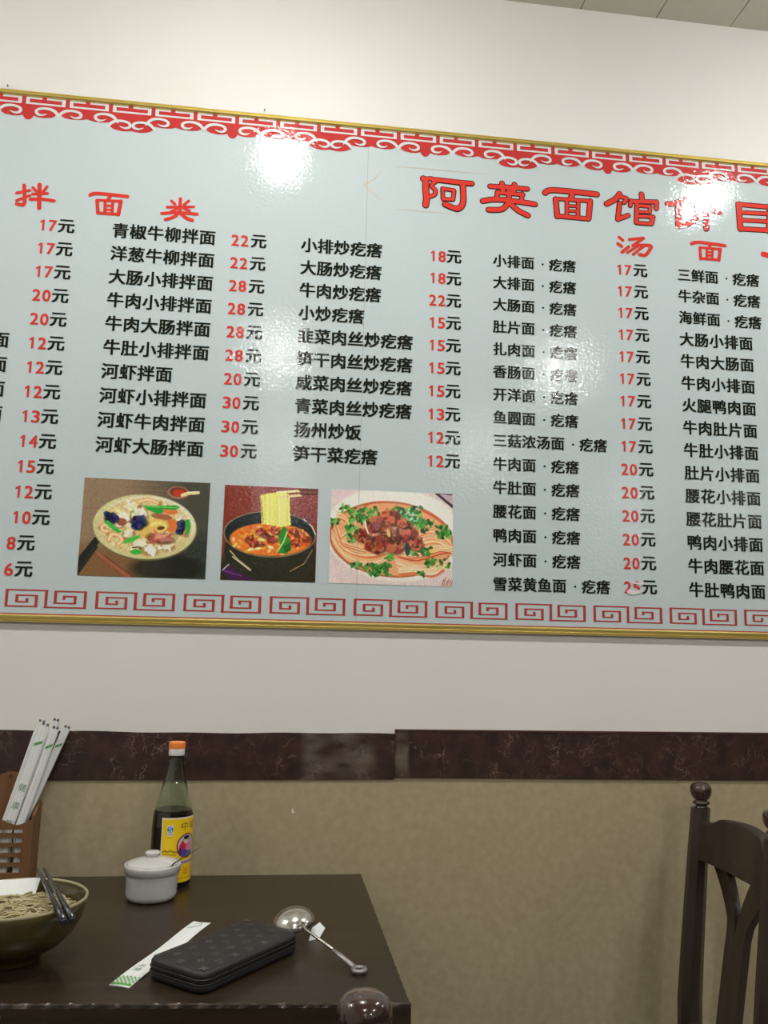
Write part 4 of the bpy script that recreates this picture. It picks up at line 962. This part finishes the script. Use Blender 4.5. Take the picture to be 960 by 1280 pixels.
# paper-sleeved chopsticks leaning in the box
def sleeve_thing(name, label, base, top, w, th, face, green, text, group=None, tips=True):
    """flat paper sleeve from base to top (world); face = direction its printed side faces"""
    A, B_ = Vector(base), Vector(top); zc = (B_-A).normalized(); f = Vector(face); f = (f-zc*f.dot(zc)).normalized(); xc = f.cross(zc) * -1
    Mx = frame(A, xc, -f, zc); L_ = (B_-A).length
    t = thing(name, label, 'chopsticks', (0, 0, 0), group=group); t.matrix_world = Mx
    b = MB(); n = 14; hw, ht = w/2, th/2
    prof = [(-hw, 0), (-hw*.8, -ht*.8), (-hw*.3, -ht), (0, -ht*.82), (hw*.3, -ht), (hw*.8, -ht*.8), (hw, 0), (hw*.8, ht*.8), (hw*.3, ht), (0, ht*.82), (-hw*.3, ht), (-hw*.8, ht*.8)]
    R_in = []
    for zz, s_ in ((0, 1), (L_*.5, 1.02), (L_, 1.05)):
        R_in.append(b._v([(x*s_, y*s_, zz-(abs(x)*.25 if zz == L_ else 0)) for x, y in prof]))
    for a_, c_ in zip(R_in, R_in[1:]):
        for k in range(12): b._f([a_[k], a_[(k+1)%12], c_[(k+1)%12], c_[k]])
    b._f(R_in[0][::-1]); b.build('paper_sleeve', M['paper'], t)
    if tips:
        for s_ in (-1, 1):
            MB().tube([(s_*hw*.45, 0, .01), (s_*hw*.45, 0, L_+.004)], ht*.72, 8).build('chopstick', M['blackstick'], t)
    b = MB()
    y = -ht*1.08
    if green: b._f(b._v([(-hw*.72, y, L_*.845), (hw*.72, y, L_*.875), (hw*.72, y, L_*.895), (-hw*.72, y, L_*.865)]))
    b.mi = 1
    for i, ch in enumerate(text):
        vs_, fs_, bb = glyph(ch, 0); zz = L_*(.56-.125*i); sc = w*.80
        V_ = b._v([((u-.5)*sc, y, zz+(v-.38)*sc) for u, v in vs_])
        for q in fs_: b._f([V_[i2] for i2 in q])
    b.build('green_print', [M['green'], M['greyprint']], t, norm=False)
    return t
def at(px, z): pass
G = 'paper-sleeved chopsticks in the box'
sleeves = [
    ((-.578, -.020, .775), (-.4985, -.016, 1.074), .018, .007, (.1, -1, .1), False, '', 'paper-sleeved chopsticks leftmost in the bamboo box, leaning right behind the printed one'),
    ((-.566, -.040, .775), (-.4860, -.034, 1.069), .021, .007, (.0, -1, .1), True, '健康筷子', 'paper-sleeved chopsticks with green bar and four characters, front of the bamboo box'),
    ((-.549, -.0165, .775), (-.4690, -.015, 1.077), .016, .007, (.3, -1, .1), False, '', 'paper-sleeved chopsticks with tallest dark tips in the middle of the bundle'),
    ((-.543, -.040, .775), (-.4640, -.036, 1.062), .016, .007, (.2, -1, .1), True, '', 'paper-sleeved chopsticks second from the right in the bamboo box'),
    ((-.550, -.027, .775), (-.4430, -.024, 1.063), .016, .007, (.2, -1, .1), True, '', 'paper-sleeved chopsticks rightmost in the bamboo box, leaning furthest out'),
]
for bs, tp, w, th_, fc, gr, tx, lb in sleeves:
    sleeve_thing('sleeved_chopsticks', lb, bs, tp, w, th_, fc, gr, tx, G)
# low bundle seen through the slats
for k in range(4):
    x = -.606+.030*k
    sleeve_thing('sleeved_chopsticks', 'paper-sleeved chopsticks low in the bamboo box, %s behind the slats' % ['far left', 'left of centre', 'right of centre', 'far right'][k], (x, -.047, .757), (x+.002, -.046, .862), .020, .006, (0, -1, 0), False, '', G, tips=False)

# ------------------------------------------------------------------ chopstick sleeve, wallet and ladle spoon on the table
t = thing('chopstick_sleeve', 'flat white paper sleeve with green checked end under the black wallet', 'paper sleeve', (-.207, -.617, TZ))
P0, P1 = Vector((-.2095, -.6185)), Vector((-.1130, -.3320)); d = (P1-P0).normalized(); q = Vector((d.y, -d.x)); L_ = (P1-P0).length
Mx = Matrix(((q.x, d.x, 0, 0), (q.y, d.y, 0, 0), (0, 0, 1, 0), (0, 0, 0, 1)))
def zc_(v): return .0012+.0010*math.sin(v*30)
b = MB(); w = .0165; n = 16; rg = []
for k in range(n+1):
    v = L_*k/n; sl = -.004*(1 if k == 0 else 0)
    rg.append(b._v([(-w, v+(.003 if k == 0 else 0), zc_(v)-.0010), (w, v, zc_(v)-.0010), (w, v, zc_(v)), (0, v+(-.006 if k == n else 0), zc_(v)+.0012), (-w, v+(.003 if k == 0 else 0), zc_(v))], Mx))
for a_, c_ in zip(rg, rg[1:]):
    for k in range(5): b._f([a_[k], a_[(k+1)%5], c_[(k+1)%5], c_[k]])
b._f(rg[0]); b._f(rg[-1][::-1]); b.build('paper_sleeve', M['paper'], t)
b = MB(); e = .0014
def spt(u, v): return (u, v, zc_(v)+.0012*(1-abs(u)/w)+.0002)
def patch(u0, u1, v0, v1): b._f(b._v([spt(u0, v0), spt(u1, v0), spt(u1, v1), spt(u0, v1)], Mx))
for k in range(6): patch(-w+.0005+k*(w/3-.0002), -w+.0005+(k+1)*(w/3-.0002), .004, .011)
for r_ in range(6):
    for k in range(10):
        if (k+r_) % 2 == 0: u = -w+.0006+k*(2*w-.0012)/10; patch(u, u+(2*w-.0012)/10, .011+r_*.0042, .0152+r_*.0042)
b.mi = 1
for i, ch in enumerate('筷子'):
    vs_, fs_, bb = glyph(ch, 0); sc = .014
    V_ = b._v([spt(-.0035+(v-.38)*sc, .062+i*.016+(u-.5)*sc)[:2]+(spt(0, .07)[2]+.0004,) for u, v in vs_], Mx)
    for f_ in fs_: b._f([V_[j] for j in f_])
pp = [spt(u, v) for u, v in [(-.010, .262), (-.002, .268), (.006, .280), (.004, .292), (-.004, .288)]]
b.tube([(p[0], p[1], p[2]+.0002) for p in pp], .0009, 5, Mx, flat=.25)
b.build('green_print', [M['green'], M['greyprint']], t, norm=False)

WC = (-.056, -.538, TZ); ang = math.radians(50.5)
wal = thing('zip_wallet', 'black monogrammed zip-around wallet lying on the table', 'wallet', WC, (0, 0, ang))
LW, WW, TH = .226, .118, .033
def rr_outline(hx, hy, r, n=8):
    o = []
    for cx_, cy_, a0_ in ((hx-r, hy-r, 0), (-hx+r, hy-r, PI/2), (-hx+r, -hy+r, PI), (hx-r, -hy+r, 1.5*PI)):
        for k in range(n+1): a = a0_+PI/2*k/n; o.append((cx_+r*math.cos(a), cy_+r*math.sin(a)))
    return o
def shell(z_in):
    b = MB(); rg = []
    for ins, z in z_in: rg.append(b._v([(x, y, z) for x, y in rr_outline(LW/2-ins, WW/2-ins, max(.018-ins*.3, .004))]))
    n = len(rg[0])
    for a_, c_ in zip(rg, rg[1:]):
        for k in range(n): b._f([a_[k], a_[(k+1)%n], c_[(k+1)%n], c_[k]], True)
    b._f(rg[0][::-1]); b._f(rg[-1]); return b
shell([(.006, .0005), (.002, .002), (.0, .006), (.0, .012), (.0015, .0140)]).build('lower_cover', M['canvas'], wal)
shell([(.0028, .0138), (.0022, .0150), (.0022, .0185), (.0028, .0197)]).build('zip_band', M['zip'], wal)
top = shell([(.0015, .0195), (.0, .0215), (.0, .0265), (.0012, .0290), (.0040, .0312), (.0080, .0326), (.018, .0336), (.035, .0342)]).build('upper_cover', M['canvas'], wal)
b = MB(); o_ = rr_outline(LW/2+.0003, WW/2+.0003, .018); 
for z in (.0200, .0132): b.tube([(x, y, z) for x, y in o_+[o_[0]]], .0014, 6, cap=False)
b.build('edge_piping', M['leather'], wal)
b = MB(); b.tube([(LW/2+.001, -.012, .017), (LW/2+.006, -.020, .012), (LW/2+.009, -.034, .004)], [.0025, .0035, .003], 8, flat=.5); b.build('zip_pull', M['leather'], wal)
# printed motifs on the cover: flowers, stars and interlaced letters
b = MB(); ZT = .0346
def zt(x, y):
    e = min(LW/2-abs(x), WW/2-abs(y)); 
    return .0260+.0003 if e < .001 else np.interp(e, [.0, .0012, .004, .008, .018, .035, .06], [.0267, .0292, .0314, .0328, .0338, .0343, .0343])+.0004
def V3(P): return b._v([(x, y, zt(x, y)) for x, y in P])
def flower(cx_, cy_, s_, rot):
    for k in range(4):
        a = rot+k*PI/2; c1, s1 = math.cos(a), math.sin(a)
        P = [(.0, 0), (.45, -.32), (.85, -.30), (1, 0), (.85, .30), (.45, .32)]
        b._f(V3([(cx_+s_*(u*c1-v*s1), cy_+s_*(u*s1+v*c1)) for u, v in P]))
def ringm(cx_, cy_, s_):
    for k in range(16):
        a, c1 = 2*PI*k/16, 2*PI*(k+1)/16
        b._f(V3([(cx_+s_*math.cos(a), cy_+s_*math.sin(a)), (cx_+s_*math.cos(c1), cy_+s_*math.sin(c1)), (cx_+s_*.82*math.cos(c1), cy_+s_*.82*math.sin(c1)), (cx_+s_*.82*math.cos(a), cy_+s_*.82*math.sin(a))]))
    flower(cx_, cy_, s_*.6, PI/4)
def letters(cx_, cy_, s_):
    def seg(x0, y0, x1, y1, w_):
        d = Vector((x1-x0, y1-y0)).normalized(); q = Vector((-d.y, d.x))*w_/2
        b._f(V3([(cx_+s_*(x0+q.x), cy_+s_*(y0+q.y)), (cx_+s_*(x0-q.x), cy_+s_*(y0-q.y)), (cx_+s_*(x1-q.x), cy_+s_*(y1-q.y)), (cx_+s_*(x1+q.x), cy_+s_*(y1+q.y))]))
    seg(-.55, .7, -.75, -.8, .22); seg(-.95, -.8, .2, -.8, .18); seg(-.8, .75, -.3, .75, .14)
    seg(-.25, .9, .25, -.55, .24); seg(.25, -.55, .85, .9, .15); seg(-.5, .9, 0, .9, .12); seg(.6, .9, 1.05, .9, .12)
for i in range(-3, 4):
    for j in range(-2, 3):
        x, y = i*.0335+(.0165 if j % 2 else 0), j*.0235
        if abs(x) > LW/2-.010 or abs(y) > WW/2-.008: continue
        m_ = (i*2+j*1+(1 if j % 2 else 0)) % 4
        if j % 2 == 0: (letters if i % 2 == 0 else lambda a, c_, s_: flower(a, c_, s_, PI/4))(x, y, .0072)
        else: (ringm if i % 2 == 0 else lambda a, c_, s_: flower(a, c_, s_, 0))(x, y, .0072)
mo = b.build('printed_motifs', M['motif'], top, norm=False)

# ladle spoon: upturned shiny bowl resting against the wallet, handle down to the table
sp = thing('serving_spoon', 'metal serving spoon with upturned shiny bowl resting against the black wallet', 'spoon', (.050, -.430, TZ+.034))
O = Vector((.050, -.430, TZ+.034))
def rel(x, y, z): return (x-O.x, y-O.y, z-O.z)
Rt = Matrix.Rotation(math.radians(-10), 4, 'Y') @ Matrix.Rotation(math.radians(8), 4, 'X')
domep = [(.037*math.sin(a), .025*math.cos(a)-.008) for a in np.linspace(.02, PI/2, 12)]
MB().lathe(domep + [(.0358, -.0078)] + [(.0358*math.sin(a), .0238*math.cos(a)-.008) for a in np.linspace(PI/2, .02, 10)], 36, Rt, cap0=True, cap1=True).build('spoon_bowl', M['chrome'], sp)
h0, h1, h2 = rel(.062, -.459, TZ+.034), rel(.070, -.500, TZ+.0375), rel(.112, -.545, TZ+.021)
MB().tube([h0, rel(.0645, -.480, TZ+.041), h1, rel(.090, -.522, TZ+.030), h2], [.0036, .0028, .0024, .0025, .0028], 10).build('neck', M['chrome'], sp)
hd = MB().tube([h2, rel(.122, -.556, TZ+.0165), rel(.143, -.580, TZ+.0065)], [.0034, .0050, .0056], 10, flat=.6).build('handle', M['steel_grey'], sp)
c_ = Vector(rel(.150, -.588, TZ+.0055)); b = MB()
b.tube([tuple(c_+Vector((.0095*math.cos(a), .0095*math.sin(a), .0))) for a in np.linspace(0, 2*PI, 21)], .0042, 8, cap=False, flat=.9)
b.build('hanging_loop', M['steel_grey'], hd)

# torn paper corner behind the spoon
b = MB()
pts = [(.078, -.440, .0), (.096, -.430, .0), (.1075, -.405, .009), (.098, -.398, .0165), (.084, -.415, .013)]
A = b._v([(x, y, TZ+z+.001) for x, y, z in pts]); B2 = b._v([(x+.0006, y+.0014, TZ+z+.0008) for x, y, z in pts])
b._f(A); b._f(B2[::-1]); 
for i in range(5): b._f([A[i], A[(i+1)%5], B2[(i+1)%5], B2[i]])
tag(b.build('paper_scrap', M['paper']), 'small white torn paper corner sticking up behind the spoon neck', 'paper')
